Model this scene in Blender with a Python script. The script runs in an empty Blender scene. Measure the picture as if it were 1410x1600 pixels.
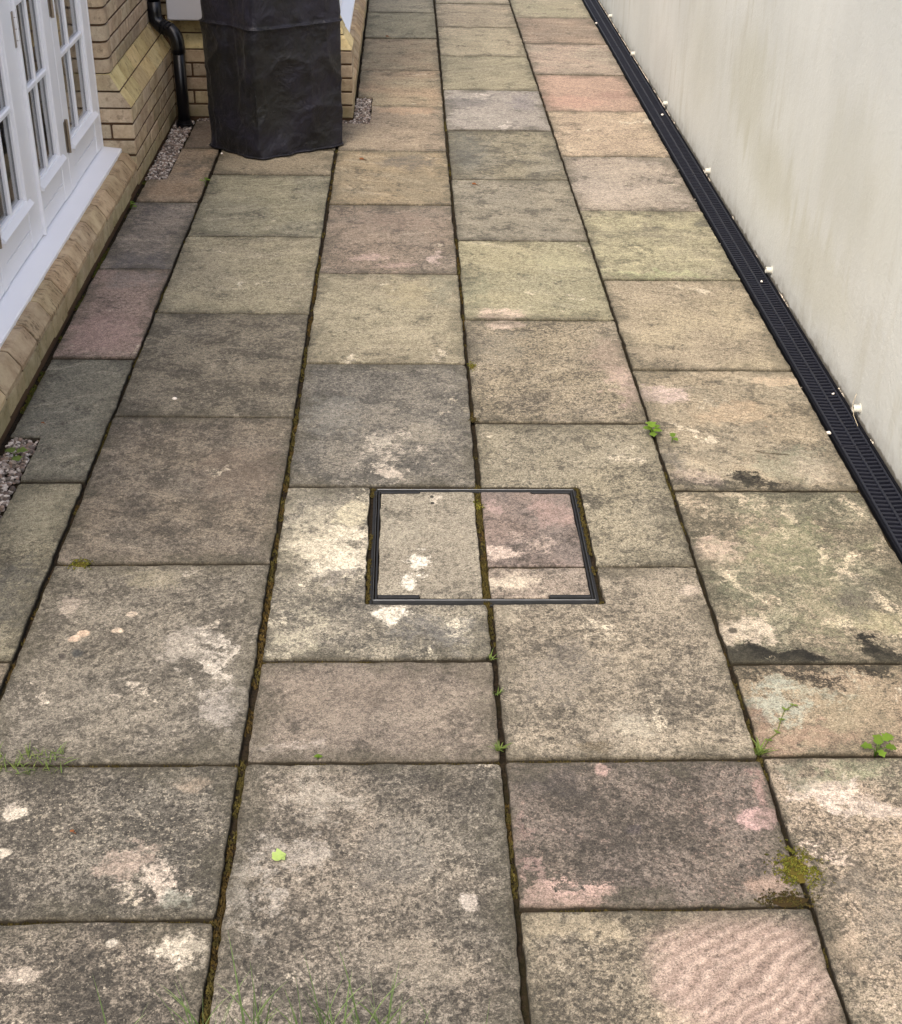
import bpy, math, random
from mathutils import Vector, Matrix, noise
R = math.radians
random.seed(7)
sc = bpy.context.scene
# ------------------------------------------------------------------ camera
F_PX, CX, CY = 2129.0, 705.0, 800.0
def _basis():
    d = Vector((635 - CX, -483 - CY, F_PX)).normalized()
    x0 = (Vector((1, 0, 0)) - d * d.x).normalized()
    v0 = d.cross(x0)
    if v0.y < 0: v0 = -v0
    a = 0.018
    X = x0 * math.cos(a) + v0 * math.sin(a)
    V = v0 * math.cos(a) - x0 * math.sin(a)
    return X, d, -V
AX, AY, AZ = _basis()
CAM_H = 2.1441
cam_data = bpy.data.cameras.new('camera')
cam = bpy.data.objects.new('camera', cam_data)
sc.collection.objects.link(cam)
sc.camera = cam
right = Vector((AX.x, AY.x, AZ.x)); down = Vector((AX.y, AY.y, AZ.y)); fwd = Vector((AX.z, AY.z, AZ.z))
m3 = Matrix((right, -down, -fwd)).transposed()
cam.matrix_world = Matrix.Translation((0, 0, CAM_H)) @ m3.to_4x4()
cam_data.sensor_fit = 'VERTICAL'; cam_data.sensor_height = 24.0
cam_data.lens = F_PX / 1600.0 * 24.0
cam_data.clip_start = 0.05; cam_data.clip_end = 3000
# ------------------------------------------------------------------ world, sun, exposure
SUN_EL, SUN_AZ = R(55), R(206)      # azimuth clockwise from +Y: light arrives from behind
world = bpy.data.worlds.new('World'); sc.world = world; world.use_nodes = True
wn = world.node_tree; wn.nodes.clear()
sky = wn.nodes.new('ShaderNodeTexSky'); sky.sky_type = 'NISHITA'; sky.sun_disc = False
sky.sun_elevation = SUN_EL; sky.sun_rotation = SUN_AZ
sky.air_density = 1.0; sky.dust_density = 6.0; sky.ozone_density = 0.4
bg = wn.nodes.new('ShaderNodeBackground'); bg.inputs[1].default_value = 0.15
wo = wn.nodes.new('ShaderNodeOutputWorld')
wn.links.new(sky.outputs[0], bg.inputs[0]); wn.links.new(bg.outputs[0], wo.inputs[0])
sd = bpy.data.lights.new('sun', 'SUN'); sd.energy = 1.0; sd.angle = R(22); sd.color = (1.0, 0.965, 0.91)
so = bpy.data.objects.new('sun', sd); sc.collection.objects.link(so)
sdir = Vector((math.sin(SUN_AZ) * math.cos(SUN_EL), math.cos(SUN_AZ) * math.cos(SUN_EL), math.sin(SUN_EL)))
so.rotation_euler = sdir.to_track_quat('Z', 'Y').to_euler()
so.location = sdir * 20
sc.view_settings.view_transform = 'Standard'; sc.view_settings.look = 'None'
sc.view_settings.gamma = 1.0; sc.view_settings.exposure = 1.0
sc.render.engine = 'CYCLES'
# ------------------------------------------------------------------ measuring helpers
def ray(px, py):
    r = Vector((px - CX, py - CY, F_PX)); return Vector((r.dot(AX), r.dot(AY), r.dot(AZ)))
def G(px, py, z=0.0):
    r = ray(px, py); t = (z - CAM_H) / r.z; return (r.x * t, r.y * t)
def YY(py, px=700): return G(px, py)[1]
# ------------------------------------------------------------------ objects and tags
def tag(o, label=None, cat=None, group=None, kind=None):
    if label: o['label'] = label
    if cat: o['category'] = cat
    if group: o['group'] = group
    if kind: o['kind'] = kind
    return o
def empty(name, loc, rz=0.0):
    o = bpy.data.objects.new(name, None); o.location = loc; o.rotation_euler = (0, 0, rz)
    o.empty_display_size = 0.05
    sc.collection.objects.link(o); return o
class MB:
    def __init__(s): s.v = []; s.f = []; s.c = []; s.mi = []
    def add(s, vs, fs, col=(1, 1, 1), mi=0):
        n = len(s.v); s.v += [tuple(v) for v in vs]
        for f in fs: s.f.append(tuple(n + i for i in f)); s.c.append(col); s.mi.append(mi)
    def box(s, x0, x1, y0, y1, z0, z1, col=(1, 1, 1), bev=0.0):
        if bev <= 0:
            s.add([(x0,y0,z0),(x1,y0,z0),(x1,y1,z0),(x0,y1,z0),(x0,y0,z1),(x1,y0,z1),(x1,y1,z1),(x0,y1,z1)],
                  [(0,3,2,1),(4,5,6,7),(0,1,5,4),(1,2,6,5),(2,3,7,6),(3,0,4,7)], col); return
        b = min(bev, (x1-x0)*.45, (y1-y0)*.45, (z1-z0)*.45)
        X = (x0, x1); Y = (y0, y1); Z = (z0, z1); vs = []; idx = {}
        for i in (0,1):
            for j in (0,1):
                for k in (0,1):
                    sx, sy, sz = (1-2*i)*b, (1-2*j)*b, (1-2*k)*b
                    idx[i,j,k] = len(vs)
                    vs += [(X[i], Y[j]+sy, Z[k]+sz), (X[i]+sx, Y[j], Z[k]+sz), (X[i]+sx, Y[j]+sy, Z[k])]
        I = lambda i,j,k,a: idx[i,j,k]+a
        fs = []
        for i in (0,1):
            q = [I(i,0,0,0), I(i,1,0,0), I(i,1,1,0), I(i,0,1,0)]; fs.append(q if i else q[::-1])
        for j in (0,1):
            q = [I(0,j,0,1), I(1,j,0,1), I(1,j,1,1), I(0,j,1,1)]; fs.append(q[::-1] if j else q)
        for k in (0,1):
            q = [I(0,0,k,2), I(1,0,k,2), I(1,1,k,2), I(0,1,k,2)]; fs.append(q if k else q[::-1])
        for i in (0,1):
            for j in (0,1):
                q = [I(i,j,0,0), I(i,j,1,0), I(i,j,1,1), I(i,j,0,1)]; fs.append(q if (i+j)%2 else q[::-1])
        for i in (0,1):
            for k in (0,1):
                q = [I(i,0,k,0), I(i,1,k,0), I(i,1,k,2), I(i,0,k,2)]; fs.append(q if (i+k)%2==0 else q[::-1])
        for j in (0,1):
            for k in (0,1):
                q = [I(0,j,k,1), I(1,j,k,1), I(1,j,k,2), I(0,j,k,2)]; fs.append(q if (j+k)%2 else q[::-1])
        for i in (0,1):
            for j in (0,1):
                for k in (0,1):
                    q = [I(i,j,k,0), I(i,j,k,1), I(i,j,k,2)]; fs.append(q if (i+j+k)%2 else q[::-1])
        s.add(vs, fs, col)
    def prism(s, prof, axis, a0, a1, col=(1,1,1), cap=True):
        """profile polygon extruded along axis 'x' (prof = y,z) or 'y' (prof = x,z)"""
        n = len(prof)
        mk = (lambda p, a: (a, p[0], p[1])) if axis == 'x' else (lambda p, a: (p[0], a, p[1]))
        vs = [mk(p, a0) for p in prof] + [mk(p, a1) for p in prof]
        fs = [(i, (i+1) % n, n+(i+1) % n, n+i) for i in range(n)]
        if cap: fs += [tuple(range(n))[::-1], tuple(range(n, 2*n))]
        s.add(vs, fs, col)
    def tube(s, pts, rad, n=12, col=(1,1,1), cap=True, taper=None):
        pts = [Vector(p) for p in pts]; rings = []; vs = []
        up = None
        for i, p in enumerate(pts):
            t = (pts[min(i+1, len(pts)-1)] - pts[max(i-1, 0)]).normalized()
            if up is None: up = t.orthogonal().normalized()
            up = (up - t * up.dot(t)).normalized(); w = t.cross(up)
            r = rad if taper is None else rad * taper[i]
            rings.append(len(vs))
            vs += [p + (up * math.cos(a) + w * math.sin(a)) * r for a in [2*math.pi*k/n for k in range(n)]]
        fs = []
        for i in range(len(pts)-1):
            a, b = rings[i], rings[i+1]
            fs += [(a+k, a+(k+1) % n, b+(k+1) % n, b+k) for k in range(n)]
        if cap: fs += [tuple(range(n))[::-1], tuple(rings[-1]+k for k in range(n))]
        s.add(vs, fs, col)
    def build(s, name, mat, parent=None, smooth=False, loc=None):
        me = bpy.data.meshes.new(name)
        L = Vector(loc) if loc is not None else Vector((0, 0, 0))
        me.from_pydata([tuple(Vector(v) - L) for v in s.v], [], s.f); me.update()
        at = me.attributes.new('tone', 'FLOAT_COLOR', 'FACE')
        flat = []
        for c in s.c: flat += [c[0], c[1], c[2], 1.0]
        at.data.foreach_set('color', flat)
        o = bpy.data.objects.new(name, me); sc.collection.objects.link(o)
        for mm in (mat if isinstance(mat, (list, tuple)) else [mat]): me.materials.append(mm)
        if any(s.mi): me.polygons.foreach_set('material_index', s.mi)
        if smooth: me.polygons.foreach_set('use_smooth', [True]*len(me.polygons))
        o.location = L
        if parent is not None:
            o.parent = parent; o.location = L - parent_world(parent)
        import bmesh
        bm = bmesh.new(); bm.from_mesh(me); bmesh.ops.recalc_face_normals(bm, faces=bm.faces); bm.to_mesh(me); bm.free()
        return o
def parent_world(p):
    v = Vector((0, 0, 0))
    while p is not None: v = v + Vector(p.location); p = p.parent
    return v
# ------------------------------------------------------------------ material helpers
def s2l(c): return tuple(((x/255.0)/12.92 if x/255.0 <= .04045 else ((x/255.0+.055)/1.055)**2.4) for x in c)
def rgba(c): return (c[0], c[1], c[2], 1.0)
class NT:
    def __init__(s, tree): s.t = tree
    def n(s, typ, **kw):
        nd = s.t.nodes.new('ShaderNode'+typ)
        for k, v in kw.items(): setattr(nd, k, v)
        return nd
    def l(s, a, b): s.t.links.new(a, b)
    def put(s, sock, v):
        if hasattr(v, 'node') or hasattr(v, 'is_output'): s.l(v, sock)
        else: sock.default_value = v
    def math(s, op, a, b=0.0, clamp=False):
        nd = s.n('Math', operation=op, use_clamp=clamp); s.put(nd.inputs[0], a); s.put(nd.inputs[1], b); return nd.outputs[0]
    def vmath(s, op, a, b=(0,0,0)):
        nd = s.n('VectorMath', operation=op); s.put(nd.inputs[0], a); s.put(nd.inputs[1], b)
        return nd.outputs['Value'] if op in ('LENGTH', 'DOT_PRODUCT') else nd.outputs[0]
    def noise(s, vec, scale, detail=4, rough=.55, dist=0.0):
        nd = s.n('TexNoise'); s.put(nd.inputs['Vector'], vec); s.put(nd.inputs['Scale'], scale)
        nd.inputs['Detail'].default_value = detail; nd.inputs['Roughness'].default_value = rough; nd.inputs['Distortion'].default_value = dist
        return nd.outputs['Fac'], nd.outputs['Color']
    def vor(s, vec, scale, rnd=1.0, feature='F1'):
        nd = s.n('TexVoronoi', feature=feature); s.put(nd.inputs['Vector'], vec); nd.inputs['Scale'].default_value = scale
        nd.inputs['Randomness'].default_value = rnd; return nd.outputs['Distance'], nd.outputs['Color']
    def ss(s, v, lo, hi, t0=0.0, t1=1.0):
        nd = s.n('MapRange', interpolation_type='SMOOTHSTEP'); s.put(nd.inputs[0], v); s.put(nd.inputs[1], lo); s.put(nd.inputs[2], hi)
        s.put(nd.inputs[3], t0); s.put(nd.inputs[4], t1); return nd.outputs[0]
    def mix(s, fac, a, b, mode='MIX'):
        nd = s.n('Mix', data_type='RGBA', blend_type=mode); s.put(nd.inputs[0], fac); s.put(nd.inputs[6], a); s.put(nd.inputs[7], b); return nd.outputs[2]
def newmat(name, rough=.8, spec=.3):
    m = bpy.data.materials.new(name); m.use_nodes = True
    nt = NT(m.node_tree); bs = m.node_tree.nodes['Principled BSDF']
    bs.inputs['Roughness'].default_value = rough; bs.inputs['Specular IOR Level'].default_value = spec
    return m, nt, bs
def bump(nt, bs, h, dist, strength=1.0):
    b = nt.n('Bump'); b.inputs['Distance'].default_value = dist; b.inputs['Strength'].default_value = strength
    nt.l(h, b.inputs['Height']); nt.l(b.outputs[0], bs.inputs['Normal'])
def gcoord(nt): return nt.n('NewGeometry').outputs['Position']
def simple(name, col, rough=.6, spec=.4, var=.12, scale=8, bscale=60, bdist=.0005, metal=0.0, tone=False):
    m, nt, bs = newmat(name, rough, spec)
    p = gcoord(nt); f, _ = nt.noise(p, scale, 5, .6)
    c = nt.mix(f, rgba([x*(1-var) for x in col]), rgba([min(1, x*(1+var)) for x in col]))
    if tone:
        a = nt.n('Attribute', attribute_name='tone'); c = nt.mix(1.0, c, a.outputs['Color'], 'MULTIPLY')
    nt.l(c, bs.inputs['Base Color']); bs.inputs['Metallic'].default_value = metal
    f2, _ = nt.noise(p, bscale, 3, .6); bump(nt, bs, f2, bdist)
    return m
# ---- riven stone node group
def stone_group():
    g = bpy.data.node_groups.new('riven_stone', 'ShaderNodeTree')
    I = g.interface
    def inp(n, t, d):
        s_ = I.new_socket(n, in_out='INPUT', socket_type=t); s_.default_value = d
    inp('Vector', 'NodeSocketVector', (0,0,0)); inp('ColA', 'NodeSocketColor', (.3,.24,.16,1)); inp('ColB', 'NodeSocketColor', (.3,.24,.16,1))
    inp('ColDark', 'NodeSocketColor', (.05,.05,.04,1)); inp('ColPale', 'NodeSocketColor', (.5,.45,.35,1))
    inp('Dark', 'NodeSocketFloat', .4); inp('Speck', 'NodeSocketFloat', .4); inp('Pale', 'NodeSocketFloat', .3); inp('Streak', 'NodeSocketFloat', .3)
    I.new_socket('Color', in_out='OUTPUT', socket_type='NodeSocketColor'); I.new_socket('Grain', in_out='OUTPUT', socket_type='NodeSocketColor'); I.new_socket('Height', in_out='OUTPUT', socket_type='NodeSocketFloat')
    nt = NT(g); gi = g.nodes.new('NodeGroupInput'); go = g.nodes.new('NodeGroupOutput')
    V = gi.outputs['Vector']
    # warped coordinates
    _, wc = nt.noise(V, 6, 3, .5)
    w = nt.vmath('SCALE', nt.vmath('SUBTRACT', wc, (.5,.5,.5))); w.node.inputs['Scale'].default_value = .10
    W = nt.vmath('ADD', V, w)
    cloud, _ = nt.noise(W, 2.6, 6, .6, .4)
    c = nt.mix(nt.ss(cloud, .38, .62), gi.outputs['ColA'], gi.outputs['ColB'])
    # bedding streaks
    mp = nt.n('Mapping'); mp.inputs['Scale'].default_value = (1.1, 6.5, 1); mp.inputs['Rotation'].default_value = (0, 0, R(14)); nt.l(W, mp.inputs['Vector'])
    st, _ = nt.noise(mp.outputs[0], 3.2, 7, .62, .5)
    sfac = nt.math('MULTIPLY', nt.ss(st, .44, .60), gi.outputs['Streak'])
    c = nt.mix(sfac, c, nt.mix(.55, gi.outputs['ColDark'], gi.outputs['ColA']))
    sf2 = nt.math('MULTIPLY', nt.ss(st, .46, .34), nt.math('MULTIPLY', gi.outputs['Streak'], .8))
    c = nt.mix(sf2, c, gi.outputs['ColPale'])
    # rough pale exposed patches with ragged edges
    pn, _ = nt.noise(W, 5.5, 9, .68, .2)
    pth = nt.math('SUBTRACT', .70, nt.math('MULTIPLY', gi.outputs['Pale'], .26))
    pf = nt.ss(pn, nt.math('SUBTRACT', pth, .012), nt.math('ADD', pth, .03))
    c = nt.mix(nt.math('MULTIPLY', pf, .8), c, gi.outputs['ColPale'])
    # dark biofilm, ragged at several sizes
    dn, _ = nt.noise(W, 7.5, 12, .74)
    dn2, _ = nt.noise(V, 46, 6, .7)
    dsum = nt.math('ADD', nt.math('MULTIPLY', dn, .62), nt.math('MULTIPLY', dn2, .38))
    dth = nt.math('SUBTRACT', .645, nt.math('MULTIPLY', gi.outputs['Dark'], .26))
    df = nt.ss(dsum, nt.math('SUBTRACT', dth, .055), nt.math('ADD', dth, .055))
    df = nt.math('MULTIPLY', df, nt.math('MULTIPLY', nt.math('SUBTRACT', 1.0, nt.math('MULTIPLY', pf, .75)), .66))
    c = nt.mix(df, c, gi.outputs['ColDark'])
    # lichen spots and mottle between half a centimetre and three centimetres
    area, _ = nt.noise(V, 4.2, 4, .6)
    lift = nt.math('MULTIPLY', nt.math('SUBTRACT', area, .5), .26)
    spk = gi.outputs['Speck']
    for sc_, th, amp in ((52, .615, .40), (98, .60, .50), (170, .58, .40)):
        m_, _ = nt.noise(V, sc_, 3, .55, .3)
        f = nt.ss(nt.math('ADD', m_, lift), nt.math('SUBTRACT', th, nt.math('MULTIPLY', spk, .10)), nt.math('SUBTRACT', th+.055, nt.math('MULTIPLY', spk, .10)))
        c = nt.mix(nt.math('MULTIPLY', f, nt.math('ADD', nt.math('MULTIPLY', spk, amp*1.15), .22)), c, gi.outputs['ColDark'])
    for sc_, th, amp in ((66, .61, .26), (130, .60, .38)):
        m_, _ = nt.noise(nt.vmath('ADD', V, (5.3, 1.7, 2.2)), sc_, 4, .65)
        f = nt.ss(nt.math('SUBTRACT', m_, lift), th, th+.06)
        c = nt.mix(nt.math('MULTIPLY', f, nt.math('ADD', nt.math('MULTIPLY', spk, amp), .10)), c, gi.outputs['ColPale'])
    _, jc = nt.noise(V, 70, 3, .6)
    jv = nt.vmath('SCALE', nt.vmath('SUBTRACT', jc, (.5,.5,.5))); jv.node.inputs['Scale'].default_value = .02
    vd, vc = nt.vor(nt.vmath('ADD', V, jv), 52)
    sx = nt.n('SeparateColor'); nt.l(vc, sx.inputs[0])
    rad = nt.math('MULTIPLY', nt.math('SUBTRACT', sx.outputs[0], .35), nt.math('MULTIPLY', spk, .75))
    f = nt.math('MULTIPLY', nt.ss(vd, nt.math('ADD', rad, .05), nt.math('SUBTRACT', rad, .05)), nt.ss(spk, .35, .6, 0, .7))
    c = nt.mix(f, c, gi.outputs['ColDark'])
    g1, _ = nt.noise(V, 190, 4, .8); g2, _ = nt.noise(V, 60, 5, .7); g3, _ = nt.noise(V, 330, 3, .8)
    gr = nt.math('ADD', nt.ss(g1, .36, .64), nt.ss(g3, .37, .63)); gr = nt.math('ADD', gr, nt.math('MULTIPLY', nt.ss(g2, .36, .64), .6))
    gr = nt.math('ADD', nt.math('MULTIPLY', gr, .62), .20)
    cc = nt.n('CombineColor'); [nt.l(gr, cc.inputs[i]) for i in range(3)]
    nt.l(cc.outputs[0], go.inputs['Grain'])
    nt.l(c, go.inputs['Color'])
    h = nt.math('ADD', nt.math('MULTIPLY', pn, 1.6), nt.math('MULTIPLY', st, 1.2))
    h = nt.math('ADD', h, nt.math('MULTIPLY', g2, .35)); h = nt.math('ADD', h, nt.math('MULTIPLY', g1, .12))
    h = nt.math('SUBTRACT', h, nt.math('MULTIPLY', pf, .40))
    nt.l(h, go.inputs['Height'])
    return g
STONE = stone_group()
ALB = 1.0
def soft(c, k=.72):
    l = .3*c[0]+.55*c[1]+.15*c[2]; return tuple(l+(x-l)*k for x in c)
def weather(c, k=.30, v=.985):
    c = tuple(x+(y-x)*k for x, y in zip(c, (128, 122, 106))); return soft(tuple(x*v for x in c), .74)
def stone_mat(name, a, b, dark=(62,58,50), pale=(205,190,160), D=.4, S=.4, P=.3, K=.3, seed=0.0, patches=(), ripple=None, box=None):
    m, nt, bs = newmat(name, .82, .25)
    P0 = gcoord(nt)
    off = nt.vmath('ADD', P0, (seed*3.17, seed*7.91, seed*1.3))
    gn = nt.n('Group'); gn.node_tree = STONE
    rot = nt.n('Mapping'); rot.inputs['Rotation'].default_value = (0, 0, R(((seed*97) % 60)-30)); nt.l(off, rot.inputs['Vector'])
    nt.l(rot.outputs[0], gn.inputs['Vector'])
    a_, b_ = weather(a), weather(b)
    for k, v in (('ColA', a_), ('ColB', b_), ('ColDark', tuple(x*.80 for x in soft(dark))), ('ColPale', weather(pale, .10, .98))): gn.inputs[k].default_value = rgba([x*ALB for x in s2l(v)])
    gn.inputs['Dark'].default_value = D; gn.inputs['Speck'].default_value = S; gn.inputs['Pale'].default_value = P*.85; gn.inputs['Streak'].default_value = K*.6
    c = gn.outputs['Color']; h = gn.outputs['Height']
    if patches:
        _, nc = nt.noise(off, 11, 12, .76)
        dv = nt.vmath('SUBTRACT', nc, (.5, .5, .5))
        gmul, _ = nt.noise(off, 42, 8, .8)
        for (px, py, rx, ry, col, st, rag, sf_) in patches:
            cx, cy = G(px, py); ex = abs(G(px+rx, py)[0]-cx); ey = abs(G(px, py-ry)[1]-G(px, py+ry)[1])/2
            sc1 = nt.vmath('SCALE', dv); sc1.node.inputs['Scale'].default_value = rag*min(1.0, max(ex, ey)*7)*.75
            q = nt.vmath('SUBTRACT', nt.vmath('ADD', P0, sc1), (cx, cy, 0))
            q = nt.vmath('MULTIPLY', q, (1/ex, 1/ey, 0)); d = nt.vmath('LENGTH', q)
            f = nt.math('MULTIPLY', nt.math('MULTIPLY', nt.ss(d, 1.06+sf_*.7, 1-sf_*.6), min(1, st*1.05)), nt.ss(gmul, .36, .56, .30 if sum(col) > 200 else .75, 1.0))
            pc = rgba([x*(.80 if sum(col) > 200 else 1.0) for x in s2l(soft(col, .56))])
            c = nt.mix(f, c, pc)
    if ripple:
        px, py, rx, ry, col = ripple
        cx, cy = G(px, py); ex = abs(G(px+rx, py)[0]-cx); ey = abs(G(px, py-ry)[1]-G(px, py+ry)[1])/2
        _, nc = nt.noise(off, 5, 4, .5)
        q0 = nt.vmath('SUBTRACT', nt.vmath('ADD', P0, nt.vmath('MULTIPLY', nt.vmath('SUBTRACT', nc, (.5,.5,.5)), (.12,.12,0))), (cx, cy, 0))
        d = nt.vmath('LENGTH', nt.vmath('MULTIPLY', q0, (1/ex, 1/ey, 0)))
        f = nt.ss(nt.math('ADD', d, nt.math('MULTIPLY', nt.math('SUBTRACT', nt.noise(off, 14, 8, .75)[0], .5), 1.1)), 1.25, .7)
        mp = nt.n('Mapping'); mp.inputs['Rotation'].default_value = (0, 0, R(-40)); nt.l(q0, mp.inputs['Vector'])
        mp2 = nt.n('Mapping'); mp2.inputs['Scale'].default_value = (.16, 1, 1); nt.l(mp.outputs[0], mp2.inputs['Vector'])
        wv = nt.n('TexWave', wave_type='BANDS', bands_direction='Y'); nt.l(mp.outputs[0], wv.inputs['Vector'])
        for k_, v_ in (('Scale', 10.5), ('Distortion', 5.0), ('Detail', 5.0), ('Detail Scale', .9), ('Detail Roughness', .62)): wv.inputs[k_].default_value = v_
        rn0, _ = nt.noise(mp2.outputs[0], 44, 4, .6, .5)
        rn = nt.math('ADD', nt.math('MULTIPLY', wv.outputs['Fac'], .30), nt.math('MULTIPLY', rn0, .70))
        rc = nt.mix(nt.ss(rn, .25, .85), rgba(s2l((130,113,103))), rgba(s2l((170,152,139))))
        c = nt.mix(nt.math('MULTIPLY', f, .85), c, rc)
        h = nt.math('ADD', h, nt.math('MULTIPLY', nt.math('MULTIPLY', f, rn), .75))
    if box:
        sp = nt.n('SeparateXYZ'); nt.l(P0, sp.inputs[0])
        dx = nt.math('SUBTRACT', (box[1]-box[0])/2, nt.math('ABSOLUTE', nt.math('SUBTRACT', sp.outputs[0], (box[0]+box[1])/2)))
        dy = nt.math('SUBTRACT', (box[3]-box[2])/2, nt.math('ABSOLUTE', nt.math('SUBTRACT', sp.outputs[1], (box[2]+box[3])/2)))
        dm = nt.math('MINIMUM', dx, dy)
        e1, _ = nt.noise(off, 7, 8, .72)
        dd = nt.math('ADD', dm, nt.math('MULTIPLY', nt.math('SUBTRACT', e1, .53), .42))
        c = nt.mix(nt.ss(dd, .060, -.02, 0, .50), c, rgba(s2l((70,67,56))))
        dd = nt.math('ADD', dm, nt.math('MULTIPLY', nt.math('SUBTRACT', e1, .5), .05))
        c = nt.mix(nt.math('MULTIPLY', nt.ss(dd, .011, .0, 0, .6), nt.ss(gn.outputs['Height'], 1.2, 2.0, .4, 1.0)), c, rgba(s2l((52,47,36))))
    c = nt.mix(1.0, c, gn.outputs['Grain'], 'MULTIPLY')
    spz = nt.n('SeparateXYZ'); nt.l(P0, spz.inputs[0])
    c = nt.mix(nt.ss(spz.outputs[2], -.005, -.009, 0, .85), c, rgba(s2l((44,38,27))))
    nt.l(c, bs.inputs['Base Color'])
    bump(nt, bs, h, .004, .9)
    return m
# ------------------------------------------------------------------ setting: ground
def ground_mat():
    m, nt, bs = newmat('joint_soil', .95, .1)
    p = gcoord(nt); a, _ = nt.noise(p, 5, 5, .6); b, _ = nt.noise(p, 90, 6, .75)
    c = nt.mix(nt.ss(a, .42, .6), rgba(s2l((32,27,20))), rgba(s2l((40,37,20))))
    c = nt.mix(nt.ss(b, .4, .65), c, rgba(s2l((52,43,32))))
    c = nt.mix(nt.ss(b, .5, .3), c, rgba(s2l((28,24,18))))
    nt.l(c, bs.inputs['Base Color']); bump(nt, bs, b, .006); return m
M_SOIL = ground_mat()
gb = MB()
def gz(x, y): return -.013
gb.add([(-400,-400,-.018),(400,-400,-.018),(400,1.0,-.018),(-400,1.0,-.018)], [(0,1,2,3)])
gb.add([(-400,1.0,-.018),(400,1.0,-.018),(400,14,-.018),(-400,14,-.018)], [(0,1,2,3)])
gb.add([(-400,14,-.018),(400,14,-.018),(400,800,-.018),(-400,800,-.018)], [(0,1,2,3)])
ground = gb.build('ground', M_SOIL); tag(ground, 'dark mossy soil bed under the paving joints', 'ground', kind='structure')
# ------------------------------------------------------------------ paving slabs
def wob(x, y, s): return noise.noise(Vector((x*s, y*s, 3.1)))
def outline(poly, seed, amp=.0022, rad=.012, chips=()):
    """round the corners, subdivide and roughen the edges of a CCW polygon"""
    rnd = random.Random(seed); out = []
    n = len(poly)
    rs = [chips[i] if i in chips else min(rad*rnd.uniform(.35, 1.3), .32*(Vector(poly[i])-Vector(poly[i-1])).length, .32*(Vector(poly[(i+1) % n])-Vector(poly[i])).length) for i in range(n)]
    for i in range(n):
        p0 = Vector(poly[i-1]); p1 = Vector(poly[i]); p2 = Vector(poly[(i+1) % n])
        r = rs[i]
        a = p1 + (p0-p1).normalized()*r; b = p1 + (p2-p1).normalized()*r
        for t in (0, .33, .66, 1): 
            q = a.lerp(p1, t).lerp(p1.lerp(b, t), t); out.append(q)
        nxt = p2 + (p1-p2).normalized()*rs[(i+1) % n]
        L = (nxt-b).length; k = max(1, int(L/.018))
        for j in range(1, k): out.append(b.lerp(nxt, j/k))
    res = []
    m = len(out)
    for i, q in enumerate(out):
        t = (out[(i+1) % m]-out[i-1]).normalized(); nn = Vector((t.y, -t.x))
        d = amp*(wob(q.x+seed, q.y, 9)*1.3 + wob(q.x, q.y+seed, 42)*.9 + rnd.uniform(-.25, .25)) - abs(wob(q.x*1.7, q.y+seed*2, 17))*amp*.8
        res.append((q + nn*d, nn))
    return res
def slab_mesh(name, poly, mat, seed, ztop, parent=None, chips=(), thick=.034, amp=.0022):
    ol = outline(poly, seed, amp=amp, chips=dict(chips))
    n = len(ol); cx = sum(p[0][0] for p in ol)/n; cy = sum(p[0][1] for p in ol)/n
    mb = MB()
    rings = []
    for off, z in ((.001, -thick), (0.0, -.0035), (-.0010, -.0010), (-.0032, 0.0)):
        rings.append([(p.x+nn.x*off, p.y+nn.y*off, ztop+z) for p, nn in ol])
    vs = [v for r in rings for v in r]
    fs = []
    for k in range(3):
        fs += [(k*n+i, k*n+(i+1) % n, (k+1)*n+(i+1) % n, (k+1)*n+i) for i in range(n)]
    fs += [tuple(range(3*n, 4*n))]
    mb.add(vs, fs)
    return mb.build(name, mat, parent, loc=(cx, cy, ztop-thick) if parent is None else (cx, cy, ztop-thick))
XL = [-1.314, -1.0, -.378, .230, .840, 1.443]
GAP = [.0, .0055, .0085, .0062, .0050, .004]
def rect(c, ya, yb, xa=None, xb=None, g=.0068):
    x0 = (XL[c]+GAP[c]) if xa is None else xa; x1 = (XL[c+1]-GAP[c+1]) if xb is None else xb
    return [(x0, ya+g), (x1, ya+g), (x1, yb-g), (x0, yb-g)]
MH = (-.108, .546, 3.072, 3.716)      # manhole outline x0,x1,y0,y1
_i = [0]
def slab(c, p_lo, p_hi, a, b, label, poly=None, chips=(), **kw):
    """slab in column c between photo rows p_lo (near edge) and p_hi (far edge); numbers < 20 are metres"""
    ya = p_lo if isinstance(p_lo, float) else YY(p_lo, 300 if c < 2 else 800)
    yb = p_hi if isinstance(p_hi, float) else YY(p_hi, 300 if c < 2 else 800)
    _i[0] += 1; k = _i[0]; rnd = random.Random(k*31)
    pl = poly(ya, yb) if poly else rect(c, ya, yb)
    pl = [(x+rnd.uniform(-.0015, .0015), y+rnd.uniform(-.002, .002)) for x, y in pl]
    xs_ = [p_[0] for p_ in pl]; ys_ = [p_[1] for p_ in pl]
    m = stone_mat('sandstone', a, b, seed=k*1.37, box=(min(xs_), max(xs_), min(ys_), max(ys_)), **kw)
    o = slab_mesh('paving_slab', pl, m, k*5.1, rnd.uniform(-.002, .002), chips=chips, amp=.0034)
    o.rotation_euler = (rnd.uniform(-.0028, .0028), rnd.uniform(-.003, .003), 0)
    tag(o, label, 'paving slab', 'sandstone paving slabs of the patio')
    return o
PK = (196,158,138); CRM = (214,202,170); GRN = (120,122,70); BLK = (30,28,20); ORG = (178,128,90)
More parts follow.
